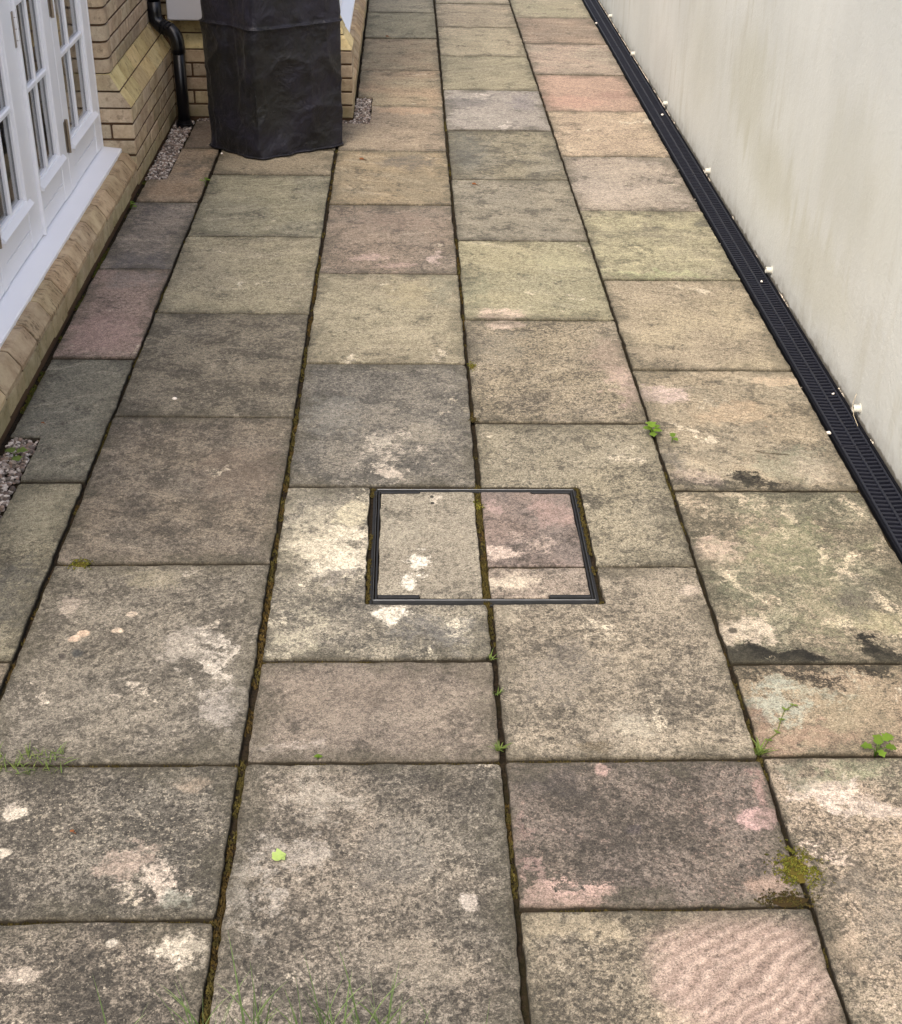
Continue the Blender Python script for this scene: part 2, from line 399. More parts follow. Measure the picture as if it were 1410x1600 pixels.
# column 0, beside the plinth
slab(0, 231, 7.93, (128,104,84), (112,92,76), 'small brown slab around the foot of the black downpipe', D=.2, S=.1, P=.1,
     poly=lambda a, b: [(-1.205, a+.0068), (-1.008, a+.0068), (-1.008, b), (-1.205, b)])
slab(0, 315, 231, (172,138,100), (160,134,104), 'orange brown slab notched around the narrow gravel strip by the brick pier', D=.35, S=.2, P=.25, K=.2,
     poly=lambda a, b: [(-1.312, a+.0068), (-1.01, a+.0068), (-1.01, b-.004), (-1.212, b-.004), (-1.212, 6.83), (-1.312, 6.83)],
     patches=[(300,262,14,12,(100,90,78),.7,.8,.5), (270,295,40,12,(176,134,88),.6,.6,.6)])
slab(0, 421, 315, (144,128,110), (132,118,106), 'small grey and straw streaked slab against the mossy plinth', D=.45, S=.3, P=.3, K=.6, dark=(84,80,80),
     patches=[(225,410,55,14,(92,88,90),.6,.9,.5)])
slab(0, 560, 421, (166,132,116), (150,120,106), 'pink slab beside the stone plinth', D=.3, S=.25, P=.2, K=.25,
     patches=[(160,520,50,30,(176,132,116),.7,.7,.6), (215,435,40,14,(134,122,110),.6,.8,.6)])
slab(0, 753, 560, (118,114,94), (108,106,90), 'dull grey green slab notched around the gravel bed at the left edge', D=.35, S=.2, P=.1, K=.4,
     poly=lambda a, b: [(-1.212, a+.0068), (-1.009, a+.0068), (-1.009, b-.0068), (-1.312, b-.0068), (-1.312, 4.045), (-1.212, 4.045)])
slab(0, 1032, 753, (152,142,108), (134,126,98), 'slab beside the gravel, straw coloured at its far end and black speckled near', D=.4, S=.5, P=.15,
     poly=lambda a, b: [(-1.212, a+.0068), (-1.009, a+.0068), (-1.009, b-.0068), (-1.212, b-.0068)],
     patches=[(50,800,70,40,(158,148,110),.75,.6,.6), (30,930,70,55,(84,82,74),.7,.8,.5)])
slab(0, 2.0, 1032, (130,120,100), (140,120,98), 'sliver of slab cut off by the left edge in front of the black speckled one', D=.4, S=.4, P=.3,
     poly=lambda a, b: [(-1.212, a+.0068), (-1.009, a+.0068), (-1.009, b-.0068), (-1.212, b-.0068)])
# column 1
slab(1, 7.37, 7.95, (150,132,100), (140,124,98), 'slab mostly hidden under the black covered barbecue', D=.3, S=.15, P=.1, K=.3)
slab(1, 272, 7.36, (158,138,104), (146,128,96), 'half length tan slab in front of the black cover', D=.3, S=.15, P=.2, K=.3)
slab(1, 369, 272, (148,140,104), (136,130,102), 'greenish straw slab with a weed at its far left corner', D=.35, S=.15, P=.2, K=.45)
slab(1, 489, 369, (162,150,112), (152,140,108), 'yellowish slab between the pink plinth slab and the centre rows', D=.3, S=.2, P=.3, K=.4)
slab(1, 652, 489, (122,110,88), (112,102,84), 'even grey brown slab with one white speck, beside the dull green slab', D=.5, S=.4, P=.15, K=.3)
slab(1, 881, 652, (120,104,84), (110,98,84), 'brown finely grained slab with a moss lump at its near left corner', D=.55, S=.35, P=.12, K=.25,
     patches=[(380,740,55,40,(132,108,84),.5,.8,.6)])
slab(1, 1194, 881, (128,118,100), (116,108,94), 'grey slab blotched with pinkish white patches and small orange spots', D=.5, S=.45, P=.35, K=.2, pale=(206,192,168),
     patches=[(240,905,40,12,(166,152,112),.5,.9,.5), (132,990,9,6,(222,180,136),.9,.5,.3), (118,998,10,5,(216,176,136),.9,.5,.3), (185,985,9,4,(218,186,146),.9,.5,.3), (205,960,8,4,(214,186,150),.8,.5,.3),
              (335,1035,16,40,(208,194,168),.7,1.2,.35), (290,1010,40,26,(190,176,152),.5,1.1,.45), (125,1020,8,6,(60,62,60),.8,.6,.4), (98,1026,6,4,(70,62,54),.8,.6,.4), (110,945,16,12,(186,164,138),.5,.9,.5), (350,1100,36,30,(180,168,150),.5,1.2,.4)])
slab(1, 1436, 1194, (124,114,98), (106,100,88), 'dark lichen spotted slab with a pale diagonal smear, bottom left', D=.6, S=.75, P=.25, K=.1,
     patches=[(240,1390,26,40,(214,190,160),.75,1.2,.35), (195,1340,40,18,(190,160,132),.6,1.0,.4), (25,1270,20,10,(214,196,164),.8,.9,.3), (5,1333,12,8,(222,204,168),.8,.7,.3), (270,1405,26,12,(176,178,152),.6,1.0,.4), (300,1225,26,14,(168,144,112),.6,.8,.5)])
slab(1, 1.2, 1436, (126,112,94), (116,104,88), 'lichen spotted slab with a cream patch near its far right corner, in the bottom left corner', D=.5, S=.8, P=.25, K=.1,
     patches=[(285,1478,36,22,(222,204,168),.85,1.1,.25), (178,1473,9,6,(216,200,168),.85,.7,.3), (30,1525,26,9,(214,190,158),.6,.8,.4)])
# column 2
def c2far(ya, yb): return [(-.296, ya+.0068), (XL[3]-.008, ya+.0068), (XL[3]-.008, yb-.0068), (-.296, yb-.0068)]
slab(2, 0, 12.9, (158,146,116), (150,136,106), 'farthest slab of the row beside the second doorway', D=.3, S=.1, P=.2, K=.3, poly=c2far)
slab(2, 22, 0, (154,142,112), (146,136,106), 'far greyish slab, second from the top in the row beside the second doorway', D=.3, S=.1, P=.15, K=.3, poly=c2far)
slab(2, 62, 22, (150,140,106), (142,134,100), 'far olive slab with a brown scrap on its near edge', D=.3, S=.1, P=.15, K=.3, poly=c2far)
slab(2, 112, 62, (164,136,100), (150,134,98), 'tan slab with warm streaks beyond the small gravel square', D=.3, S=.1, P=.2, K=.4, poly=c2far)
slab(2, 168, 112, (180,144,104), (158,138,100), 'peach streaked slab notched around the small gravel square', D=.3, S=.1, P=.25, K=.5,
     poly=lambda a, b: [(-.204, a+.0068), (XL[3]-.008, a+.0068), (XL[3]-.008, b-.0068), (-.296, b-.0068), (-.296, 8.50), (-.204, 8.50)])
slab(2, 238, 168, (158,134,104), (146,124,98), 'brown slab just in front of the small gravel square', D=.35, S=.15, P=.2, K=.35,
     poly=lambda a, b: [(XL[2]+.01, a+.0068), (XL[3]-.008, a+.0068), (XL[3]-.008, b-.0068), (-.204, b-.0068), (-.204, 7.90), (XL[2]+.01, 7.90)],
     patches=[(640,172,40,7,(190,146,100),.7,.7,.5), (560,215,26,18,(170,146,106),.5,.7,.6)])
slab(2, 321, 238, (160,134,92), (144,126,92), 'golden brown slab with a curled dry leaf', D=.35, S=.15, P=.25, K=.5,
     patches=[(640,254,40,9,(108,98,84),.7,.8,.5)])
slab(2, 429, 321, (146,122,100), (134,116,98), 'dusky slab scratched with pinkish streaks along its near edge', D=.4, S=.3, P=.2, K=.3,
     patches=[(680,405,12,10,(200,168,150),.8,1.1,.3), (580,402,26,5,(200,160,140),.7,.8,.3), (620,415,30,5,(192,152,130),.6,.8,.4), (620,345,50,14,(158,126,100),.5,.8,.6)])
slab(2, 569, 429, (160,148,112), (150,136,104), 'clean straw coloured slab above the large grey one', D=.3, S=.25, P=.3, K=.35,
     patches=[(640,460,30,20,(176,158,106),.6,.8,.6), (695,455,20,20,(124,122,92),.6,.8,.5)])
slab(2, 760, 569, (122,114,100), (112,106,96), 'large grey slab with one pale ragged vein, touching the far side of the manhole', D=.5, S=.45, P=.22, K=.1, chips={2: .035}, dark=(64,64,60),
     patches=[(605,715,12,34,(196,178,150),.8,1.6,.25), (608,740,22,10,(200,180,152),.8,1.3,.25), (600,690,12,8,(190,176,148),.7,1.2,.3), (520,650,40,30,(132,130,118),.4,1.0,.5), (665,675,26,16,(168,154,124),.45,1.2,.5)])
slab(2, 1030, 760, (150,140,116), (128,120,104), 'L shaped slab with big cream patches wrapped around the left side of the manhole', D=.5, S=.55, P=.6, K=.1, pale=(222,210,178), dark=(70,68,62), chips={1: .03},
     poly=lambda a, b: [(XL[2]+.0098, a+.0068), (XL[3]-.0078, a+.0068), (XL[3]-.0078, MH[2]-.004), (MH[0]-.004, MH[2]-.004), (MH[0]-.004, b-.0068), (XL[2]+.0098, b-.0068)],
     patches=[(525,850,50,34,(224,208,168),.7,1.3,.3), (555,800,30,16,(216,200,150),.65,1.2,.3), (480,820,30,50,(206,192,150),.5,1.3,.35), (540,890,60,14,(226,212,176),.7,1.2,.3), (480,990,20,40,(206,194,150),.5,1.4,.35), (612,960,28,13,(232,218,186),.85,1.1,.25),
              (490,780,30,14,(126,118,96),.7,1.0,.4), (530,903,34,9,(122,112,100),.6,1.2,.35), (690,990,60,26,(110,108,104),.5,1.0,.5)])
slab(2, 1189, 1030, (124,108,92), (112,98,86), 'half length smooth brown slab in front of the manhole', D=.4, S=.25, P=.12, K=.15,
     patches=[(560,1080,80,36,(138,118,96),.5,.9,.6), (440,1170,60,10,(190,172,150),.5,1.1,.4)])
slab(2, 1.2, 1189, (134,120,102), (118,110,96), 'largest grey slab at the bottom centre with a small green leaf lying on it', D=.5, S=.65, P=.32, K=.1, pale=(200,186,160),
     patches=[(735,1410,13,15,(190,174,152),.85,.5,.25), (500,1240,50,34,(186,172,146),.5,1.3,.4), (470,1330,40,20,(186,172,150),.5,1.3,.4), (390,1400,30,60,(186,174,152),.5,1.3,.4), (600,1330,60,40,(104,98,88),.4,1.0,.6), (660,1500,60,30,(170,152,122),.4,1.1,.5)])
# column 3
T3 = [('cream slab farthest away in the centre row', (166,150,118), (156,140,110)), ('far tan slab, second from the top of the centre row', (166,146,114), (154,138,108)),
      ('pale cream slab, far along the centre row', (178,160,124), (166,152,116)), ('olive tan slab, beyond the lilac grey one', (150,140,104), (142,132,100))]
for (lb, a, b), (lo, hi) in zip(T3, [(7, 12.45), (43, 7), (88, 43), (141, 88)]):
    slab(3, lo, hi, a, b, lb, D=.3, S=.08, P=.2, K=.35)
slab(3, 204, 141, (160,150,138), (148,138,128), 'lilac grey slab, palest of the centre row', D=.35, S=.15, P=.3, K=.3, pale=(196,184,170), dark=(96,92,88),
     patches=[(730,160,36,8,(104,98,96),.6,.9,.5), (815,160,18,12,(120,110,116),.5,.9,.5)])
slab(3, 281, 204, (138,128,98), (124,118,98), 'grey olive slab with fine scratches in the centre row', D=.5, S=.2, P=.2, K=.3,
     patches=[(725,235,26,30,(104,104,92),.6,.9,.5)])
slab(3, 376, 281, (140,130,106), (132,124,104), 'grey tan slab with a dry leaf near its far left corner', D=.4, S=.2, P=.2, K=.3)
slab(3, 499, 376, (162,152,108), (148,142,104), 'yellow green slab with a pink cream oval on its near edge', D=.3, S=.2, P=.3, K=.4,
     patches=[(782,492,32,9,(210,176,144),.9,.6,.25), (740,455,22,24,(128,130,92),.5,.9,.5), (870,410,40,12,(172,164,110),.5,.9,.5)])
slab(3, 660, 499, (160,142,108), (148,132,106), 'tan slab with dark grains and a pink right corner', D=.35, S=.6, P=.2, K=.25,
     patches=[(985,605,24,28,(196,158,136),.75,.7,.4), (790,506,30,7,(204,172,142),.8,.6,.3), (960,560,40,30,(172,140,112),.5,.8,.6), (780,540,40,24,(126,118,96),.45,1.0,.5)])
slab(3, 885, 660, (154,142,110), (140,130,104), 'sandy slab cut to an L around the far right corner of the manhole', D=.4, S=.5, P=.25, K=.2,
     poly=lambda a, b: [(MH[1]+.004, a+.0068), (XL[4]-.0062, a+.0068), (XL[4]-.0062, b-.0068), (XL[3]+.0078, b-.0068), (XL[3]+.0078, MH[3]+.006), (MH[1]+.004, MH[3]+.006)])
slab(3, 1187, 885, (156,140,114), (142,128,106), 'sandy slab cut around the near right corner of the manhole', D=.4, S=.5, P=.25, K=.15,
     poly=lambda a, b: [(XL[3]+.0078, a+.0068), (XL[4]-.0062, a+.0068), (XL[4]-.0062, b-.0068), (MH[1]+.004, b-.0068), (MH[1]+.004, MH[2]-.004), (XL[3]+.0078, MH[2]-.004)],
     patches=[(1085,925,18,8,(206,180,150),.7,.7,.4), (880,1050,60,40,(120,110,96),.4,1.0,.6), (990,1130,30,20,(184,172,140),.5,1.3,.4), (800,960,20,14,(196,178,140),.5,1.0,.4), (925,1170,26,8,(104,82,44),.5,1.0,.5)])
slab(3, 1420, 1187, (116,100,86), (104,90,82), 'mauve brown half length slab with pink scars at its rim', D=.5, S=.6, P=.12, K=.1, pale=(184,150,132),
     patches=[(885,1398,78,24,(196,152,130),.9,.7,.2), (1185,1278,34,15,(200,150,140),.85,.6,.2), (1188,1235,12,30,(188,138,124),.7,.6,.4), (940,1203,10,8,(196,150,132),.8,.7,.3), (990,1296,12,7,(70,62,64),.5,.6,.5), (810,1330,14,60,(178,134,120),.5,.9,.5), (1200,1385,30,14,(176,136,108),.6,.8,.5), (860,1220,60,26,(84,76,72),.4,.9,.6)])
slab(3, 1.2, 1420, (140,124,98), (126,114,94), 'slab with pink rippled stone across its right half, bottom edge', D=.45, S=.65, P=.25, K=.1,
     ripple=(1170,1525,145,110,(214,178,166)), patches=[(880,1450,70,26,(196,172,126),.7,1.0,.4), (1060,1590,36,22,(204,176,134),.6,.9,.4)])
# column 4
T4 = [(27, 12.3, (160,146,114), (146,138,104), 'farthest greenish slab beside the drain', .4), (68, 27, (150,122,98), (134,112,92), 'far dark slab with a pinkish near edge beside the drain', .5),
      (116, 68, (176,146,124), (156,138,116), 'far pinkish grey slab beside the drain, just beyond the reddest one', .5)]
for lo, hi, a, b, lb, kk in T4: slab(4, lo, hi, a, b, lb, D=.3, S=.08, P=.25, K=kk)
slab(4, 173, 116, (178,138,114), (164,128,106), 'reddest salmon pink slab beside the drain', D=.2, S=.08, P=.2, K=.3, dark=(120,90,76), pale=(206,164,136),
     patches=[(890,158,50,8,(194,136,108),.6,.8,.5), (955,148,24,6,(160,112,92),.6,.8,.5)])
slab(4, 243, 173, (192,164,128), (178,150,120), 'bright cream and peach mottled slab beside the drain', D=.3, S=.3, P=.45, K=.3)
slab(4, 328, 243, (166,148,128), (152,138,122), 'muted pinkish grey slab beside the drain, in front of the peach mottled one', D=.35, S=.2, P=.25, K=.3,
     patches=[(950,300,60,14,(186,166,142),.5,1.0,.5)])
slab(4, 436, 328, (166,158,114), (154,144,110), 'lime tinged slab with dark wavy streaks beside the drain', D=.4, S=.2, P=.4, K=.75, dark=(86,82,66), pale=(196,186,140),
     patches=[(1010,365,60,8,(98,90,74),.55,1.2,.4), (1110,352,20,7,(92,88,80),.6,1.0,.4), (1020,430,80,7,(170,178,110),.5,.9,.5)])
slab(4, 577, 436, (166,148,112), (156,138,108), 'plain sandy slab beside the drain', D=.3, S=.25, P=.25, K=.3)
slab(4, 765, 577, (164,144,110), (148,134,106), 'sandy slab with a pink left corner and a black algae blot at its near edge', D=.4, S=.3, P=.3, K=.4,
     patches=[(1030,618,36,16,(198,166,150),.8,.8,.3), (1215,597,40,9,(200,168,124),.7,.6,.3), (1150,645,50,16,(190,154,108),.55,.9,.5), (1185,668,30,12,(128,114,88),.5,1.0,.5), (1170,748,22,13,BLK,1,1.0,.25), (1205,758,34,6,BLK,.9,.9,.4), (1100,760,50,5,BLK,.8,.9,.4), (1080,758,44,7,(80,72,62),.7,1.0,.4),
              (1240,725,60,20,(140,140,104),.5,1.0,.5), (1280,735,36,20,(186,164,132),.5,.9,.5), (1055,720,20,18,(112,104,94),.6,1.0,.5), (1085,745,30,12,(196,166,140),.5,1.0,.4)])
slab(4, 1038, 765, (176,154,122), (142,136,104), 'mottled green, cream and black slab beside the drain', D=.6, S=.55, P=.55, K=.15, pale=(216,196,160), dark=(70,70,54),
     patches=[(1240,850,70,40,(132,136,84),.5,1.4,.5), (1310,940,60,50,(136,134,88),.5,1.4,.5), (1110,860,26,18,(216,180,146),.6,1.1,.35), (1160,985,40,24,(222,196,160),.65,1.2,.35), (1150,1026,30,15,BLK,1,.8,.3), (1182,1022,26,17,BLK,1,.8,.3), (1225,1032,70,10,BLK,1,.6,.4),
              (1250,1028,40,13,BLK,1,.8,.3), (1375,1020,46,20,BLK,1,.9,.3), (1380,975,36,14,(176,162,108),.6,.9,.4), (1146,985,7,4,(34,28,24),.8,.6,.3), (1085,860,14,10,(64,62,54),.6,1.0,.4), (1350,930,40,26,(104,96,84),.45,1.2,.5), (1150,900,50,36,(118,124,84),.4,1.4,.6), (1250,800,70,16,(120,118,84),.45,1.3,.5)])
slab(4, 1184, 1038, (170,138,106), (156,134,100), 'half length rust brown slab crusted with grey green lichen', D=.4, S=.35, P=.2, K=.25,
     patches=[(1245,1152,90,20,(160,120,90),.7,.8,.35), (1215,1095,40,26,(160,166,140),.75,1.6,.3), (1280,1080,60,12,(156,160,130),.6,1.6,.35), (1180,1120,22,16,(150,104,78),.6,.8,.5), (1350,1120,50,36,(150,132,92),.5,1.0,.5), (1230,1046,110,8,BLK,.85,.9,.4), (1370,1048,50,12,BLK,.9,1.0,.4)])
slab(4, 1.2, 1184, (172,148,120), (146,132,106), 'pinkish slab spotted with green lichen in the bottom right corner', D=.4, S=.65, P=.5, K=.1, pale=(214,190,166),
     patches=[(1290,1240,60,30,(220,196,172),.6,1.2,.35), (1330,1205,50,20,(140,150,98),.5,1.2,.5), (1260,1215,34,22,(134,136,104),.55,1.3,.4), (1380,1270,40,20,(214,190,170),.5,1.2,.4), (1370,1420,40,50,(124,112,94),.5,1.0,.5), (1330,1490,26,30,(196,164,126),.5,1.0,.5)])
# ------------------------------------------------------------------ manhole cover with inset stone
M_STEEL = simple('dark_steel', s2l((34,34,34)), .6, .4, .5, 60, 120, .0008, metal=.2)
M_GALV = simple('galvanised_steel', s2l((104,106,108)), .42, .5, .4, 25, 120, .0003, metal=.8)
M_BLACK = simple('black_gap', s2l((26,25,24)), .9, .1, .2)
mh = empty('manhole_cover', (.219, 3.394, 0)); tag(mh, 'square recessed steel manhole cover filled with three cut pieces of slab', 'manhole cover')
x0, x1, y0, y1 = MH
def ring(mb, a, w, z0, z1, off=(0,0,0,0)):
    A0, A1, B0, B1 = x0+a, x1-a, y0+a, y1-a
    mb.box(A0, A0+w, B0, B1, z0, z1, bev=.0008); mb.box(A1-w, A1, B0, B1, z0, z1, bev=.0008)
    mb.box(A0+w, A1-w, B0, B0+w, z0, z1, bev=.0008); mb.box(A0+w, A1-w, B1-w, B1, z0, z1, bev=.0008)
q = MB(); ring(q, .008, .008, -.03, -.011); q.build('outer_frame', M_STEEL, mh)
q = MB(); ring(q, .0175, .0019, -.03, .0005); q.build('frame_edge', M_GALV, mh)
q = MB(); ring(q, .0235, .0055, -.03, -.003); q.build('tray_rim', M_STEEL, mh)
q = MB(); q.box(x0+.0305, x1-.0305, y0+.0305, y1-.0305, -.03, -.0155); q.build('tray_bed', M_SOIL, mh)
for (ax, ay, w) in ((x0+.031, y0+.031, .115), (x1-.031-.115, y0+.031, .115), (x0+.031, y1-.031-.011, .12), (x1-.031-.12, y1-.031-.009, .12)):
    q = MB(); q.box(ax, ax+w, ay, ay+.012, -.02, .0005, bev=.0008); q.box(ax+w*.35, ax+w*.65, ay+.003, ay+.007, .0006, .0011)
    q.build('lifting_plate', M_STEEL, mh)
xa, xm0, xm1, xb = x0+.0315, .214, .236, x1-.0315
def inset(poly, a, b, seed, lb, **kw):
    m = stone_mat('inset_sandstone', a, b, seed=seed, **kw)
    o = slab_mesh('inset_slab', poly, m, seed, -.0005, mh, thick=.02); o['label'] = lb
inset([(xa, y0+.044), (xa+.117, y0+.044), (xa+.117, y0+.032), (xm0, y0+.032), (xm0, y1-.033), (xa+.122, y1-.033), (xa+.122, y1-.043), (xa, y1-.043)],
      (150,140,118), (138,128,108), 71.3, 'pale grey inset slab with a cream patch', D=.35, S=.3, P=.3, K=.1,
      patches=[(652,880,20,14,(232,220,192),.9,1.2,.2), (638,908,15,10,(230,218,190),.85,1.0,.25), (680,782,8,10,(208,190,160),.7,.9,.3), (675,776,3,2,(20,20,18),.9,.2,.3), (676,786,3,2,(20,20,18),.9,.2,.3), (620,830,36,24,(166,156,126),.4,1.0,.5)])
ym = YY(885, 830)
inset([(xm1, ym+.007), (xb, ym+.007), (xb, y1-.042), (xb-.122, y1-.042), (xb-.122, y1-.033), (xm1, y1-.033)],
      (132,108,98), (114,98,92), 82.9, 'mauve inset slab with pink edges', D=.4, S=.3, P=.2, K=.15, pale=(190,156,136),
      patches=[(782,864,26,9,(208,178,152),.9,.7,.2), (868,800,26,20,(176,136,120),.6,.9,.5), (835,850,30,6,(188,160,136),.7,1.3,.3), (770,790,8,12,(190,150,136),.6,.9,.4)])
inset([(xm1, y0+.032), (xb-.117, y0+.032), (xb-.117, y0+.044), (xb, y0+.044), (xb, ym-.007), (xm1, ym-.007)],
      (150,130,112), (136,120,106), 91.7, 'narrow inset slab with a cream smear', D=.4, S=.4, P=.3, K=.1,
      patches=[(805,912,36,12,(220,198,160),.7,1.2,.3)])
# ------------------------------------------------------------------ moss in the joints
M_MOSS = bpy.data.materials.new('moss')
def leaf_mat(name, cols, rough=.6, trans=.25):
    m, nt, bs = newmat(name, rough, .25)
    p = gcoord(nt); f, _ = nt.noise(p, 40, 3, .6); a = nt.n('Attribute', attribute_name='tone')
    c = nt.mix(f, rgba(s2l(cols[0])), rgba(s2l(cols[1]))); c = nt.mix(1.0, c, a.outputs['Color'], 'MULTIPLY')
    nt.l(c, bs.inputs['Base Color']); 
    bs.inputs['Subsurface Weight'].default_value = 0.0
    tr = nt.n('BsdfTranslucent'); nt.l(c, tr.inputs[0]); mx = nt.n('MixShader'); mx.inputs[0].default_value = trans
    out = m.node_tree.nodes['Material Output']; nt.l(bs.outputs[0], mx.inputs[1]); nt.l(tr.outputs[0], mx.inputs[2]); nt.l(mx.outputs[0], out.inputs[0])
    return m
bpy.data.materials.remove(M_MOSS)
M_MOSS = leaf_mat('moss', ((62,55,27), (84,76,34)), .9, .1)
M_MOSSG = leaf_mat('bright_moss', ((88,92,30), (128,124,50)), .9, .12)
M_GRASS = leaf_mat('grass_blade', ((78,100,46), (120,136,72)), .55, .35)
M_WEED = leaf_mat('weed_leaf', ((80,110,36), (116,142,54)), .5, .35)
def moss_tuft(mb, x, y, z, r, rnd, col):
    n = 5
    for k in range(n):
        a = rnd.uniform(0, 6.28); d = r*rnd.uniform(0, .8); h = r*rnd.uniform(.5, 1.15)
        cx, cy = x+math.cos(a)*d, y+math.sin(a)*d; w = r*rnd.uniform(.25, .5); b = rnd.uniform(0, 6.28)
        t = rnd.uniform(.55, 1.35); c = (col[0]*t, col[1]*t, col[2]*t)
        ps = [(cx+math.cos(b+j*2.09)*w, cy+math.sin(b+j*2.09)*w, z) for j in range(3)]
        tip = (cx+rnd.uniform(-w, w)*.6, cy+rnd.uniform(-w, w)*.6, z+h)
        mb.add(ps+[tip], [(0,1,3),(1,2,3),(2,0,3)], c)
rows = {1: [272,369,489,652,881,1194,1436], 2: [168,238,321,429,569,760,1030,1189], 3: [141,204,281,376,499,660,885,1187,1420], 4: [173,243,328,436,577,765,1038,1184], 0: [315,421,560,753,1032]}
mm = MB(); rnd = random.Random(5)
def dens(x, y, s): return noise.noise(Vector((x*3.1+s, y*3.1, s)))*.6 + noise.noise(Vector((x*11+s, y*11, s)))*.5
strips = []
for i, (xx, g, base) in enumerate([(XL[1], .008, -.05), (XL[2], .0105, .16), (XL[3], .009, .0), (XL[4], .007, -.16)]):
    y = 1.5
    while y < 9.0:
        y += .0042*(1+.12*y)
        d = dens(xx, y, i*7.0)+base-max(0, y-4.0)*.04
        if MH[2]-.01 < y < MH[3]+.01 and i == 2: d += .1
        if d > .02:
            cc = 1.0+rnd.uniform(-.3, .3); brown = dens(xx, y, 40+i) > .05
            col = (1.05*cc, .86*cc, .9*cc) if brown else (cc, cc, cc)
            moss_tuft(mm, xx+rnd.uniform(-g, g)*.85, y, -.0165, .0075+.006*min(1, d*1.5), rnd, col)
for c, ys in rows.items():
    for j, py in enumerate(ys):
        yj = YY(py, 300 if c < 2 else 800)
        x = XL[c]+.01; bb = .02 if py > 560 else -.25
        if (c, py) in ((2,760),(2,1030),(1,1436),(3,885),(1,1194),(2,1189),(3,1187),(2,569)): bb = .3
        while x < XL[c+1]-.01:
            x += .0055
            if (c, py) == (3, 885) and False: pass
            d = dens(x, yj, c*5+j*3.3)+bb
            if d > .05: 
                cc = 1+rnd.uniform(-.3, .3)
                moss_tuft(mm, x, yj+rnd.uniform(-.0045, .0045), -.0155, .006+.004*min(1, d*1.5), rnd, (cc, cc*.95, cc))
# along the plinth foot and the inner joint of the manhole
y = 3.9
while y < 7.0:
    y += .004; d = dens(-1.3, y, 77.)-.05
    if d > .05: moss_tuft(mm, -1.318+rnd.uniform(-.010, .010), y, -.012, .007+.012*min(1, d), rnd, (rnd.uniform(.7,1.2), rnd.uniform(.9,1.5), .8))
x = xm1
while x < xb:
    x += .004; moss_tuft(mm, x, ym+rnd.uniform(-.004, .004), -.012, .006, rnd, (1, .9, .9))
y = y0
while y < y1+.02:
    y += .004
    if dens(.2, y, 9.)+.2 > 0: moss_tuft(mm, .225+rnd.uniform(-.007, .007), y, -.012, .008+.004*rnd.random(), rnd, (1, .95, .9))
    if dens(-.1, y, 19.)+.1 > 0: moss_tuft(mm, x0+.004+rnd.uniform(-.004, .004), y, -.010, .006, rnd, (1, .95, .9))
    if dens(.5, y, 29.)-.1 > 0: moss_tuft(mm, x1-.006+rnd.uniform(-.004, .004), y, -.010, .006, rnd, (1, .95, .9))
jm = mm.build('joint_moss', M_MOSS); tag(jm, 'olive and brown moss growing in the joints between the slabs', 'moss', kind='stuff')
def moss_clump(px, py, rx, ry, h, n, label, mat=M_MOSSG):
    cx, cy = G(px, py); ex = abs(G(px+rx, py)[0]-cx); ey = abs(G(px, py-ry)[1]-G(px, py+ry)[1])/2
    mb = MB(); r_ = random.Random(int(px+py))
    for k in range(n):
        a = r_.uniform(0, 6.28); d = math.sqrt(r_.random()); rr = 1+.35*noise.noise(Vector((math.cos(a)*2+px, math.sin(a)*2, py)))
        if noise.noise(Vector((math.cos(a)*d*3+px, math.sin(a)*d*3, 1.7))) < -.12 and d > .25: continue
        if r_.random() < .25: d *= r_.uniform(1.0, 1.5)
        x = cx+math.cos(a)*d*ex*rr; y = cy+math.sin(a)*d*ey*rr
        cc = r_.uniform(.35, 1.5)*(1.15-.4*d); moss_tuft(mb, x, y, .0005+h*max(0, 1-d*d)*.3, max(.003, h*.30)*r_.uniform(.6, 1.3), r_, (cc*r_.uniform(.85, 1.15), cc, cc))
    # a low mound beneath the tufts
    N = 18; vs = [(cx, cy, h*.3)]; fs = []
    for q_, (s_, z_) in enumerate(((.3, h*.2), (.5, h*.1), (.6, -.001))):
        for k in range(N):
            a = 6.283*k/N; rr = 1+.35*noise.noise(Vector((math.cos(a)*2+px, math.sin(a)*2, py)))
            vs.append((cx+math.cos(a)*s_*ex*rr, cy+math.sin(a)*s_*ey*rr, z_))
    fs += [(0, 1+k, 1+(k+1) % N) for k in range(N)]
    for q_ in range(2): fs += [(1+q_*N+k, 1+(q_+1)*N+k, 1+(q_+1)*N+(k+1) % N, 1+q_*N+(k+1) % N) for k in range(N)]
    mb.add(vs, fs, (.5, .4, .4))
    o = mb.build('moss_clump', mat, loc=(cx, cy, 0)); tag(o, label, 'moss', 'moss clumps along the joints'); return o
moss_clump(1248, 1358, 38, 34, .011, 1000, 'largest round green moss clump between the mauve slab and the bottom right slab')
moss_clump(1235, 1408, 46, 15, .005, 420, 'flat brownish moss patch at the corner just in front of the largest clump', M_MOSS)
moss_clump(125, 882, 17, 8, .012, 150, 'small moss lump on the joint beyond the slab with orange spots')
moss_clump(738, 572, 7, 7, .009, 90, 'tiny moss lump at the chipped corner of the large grey slab')
moss_clump(748, 790, 7, 10, .010, 90, 'tiny moss lump inside the manhole, at the far end of its middle joint')
moss_clump(740, 655, 9, 7, .007, 80, 'tiny brown moss lump beside the far joint of the sandy L slab', M_MOSS)
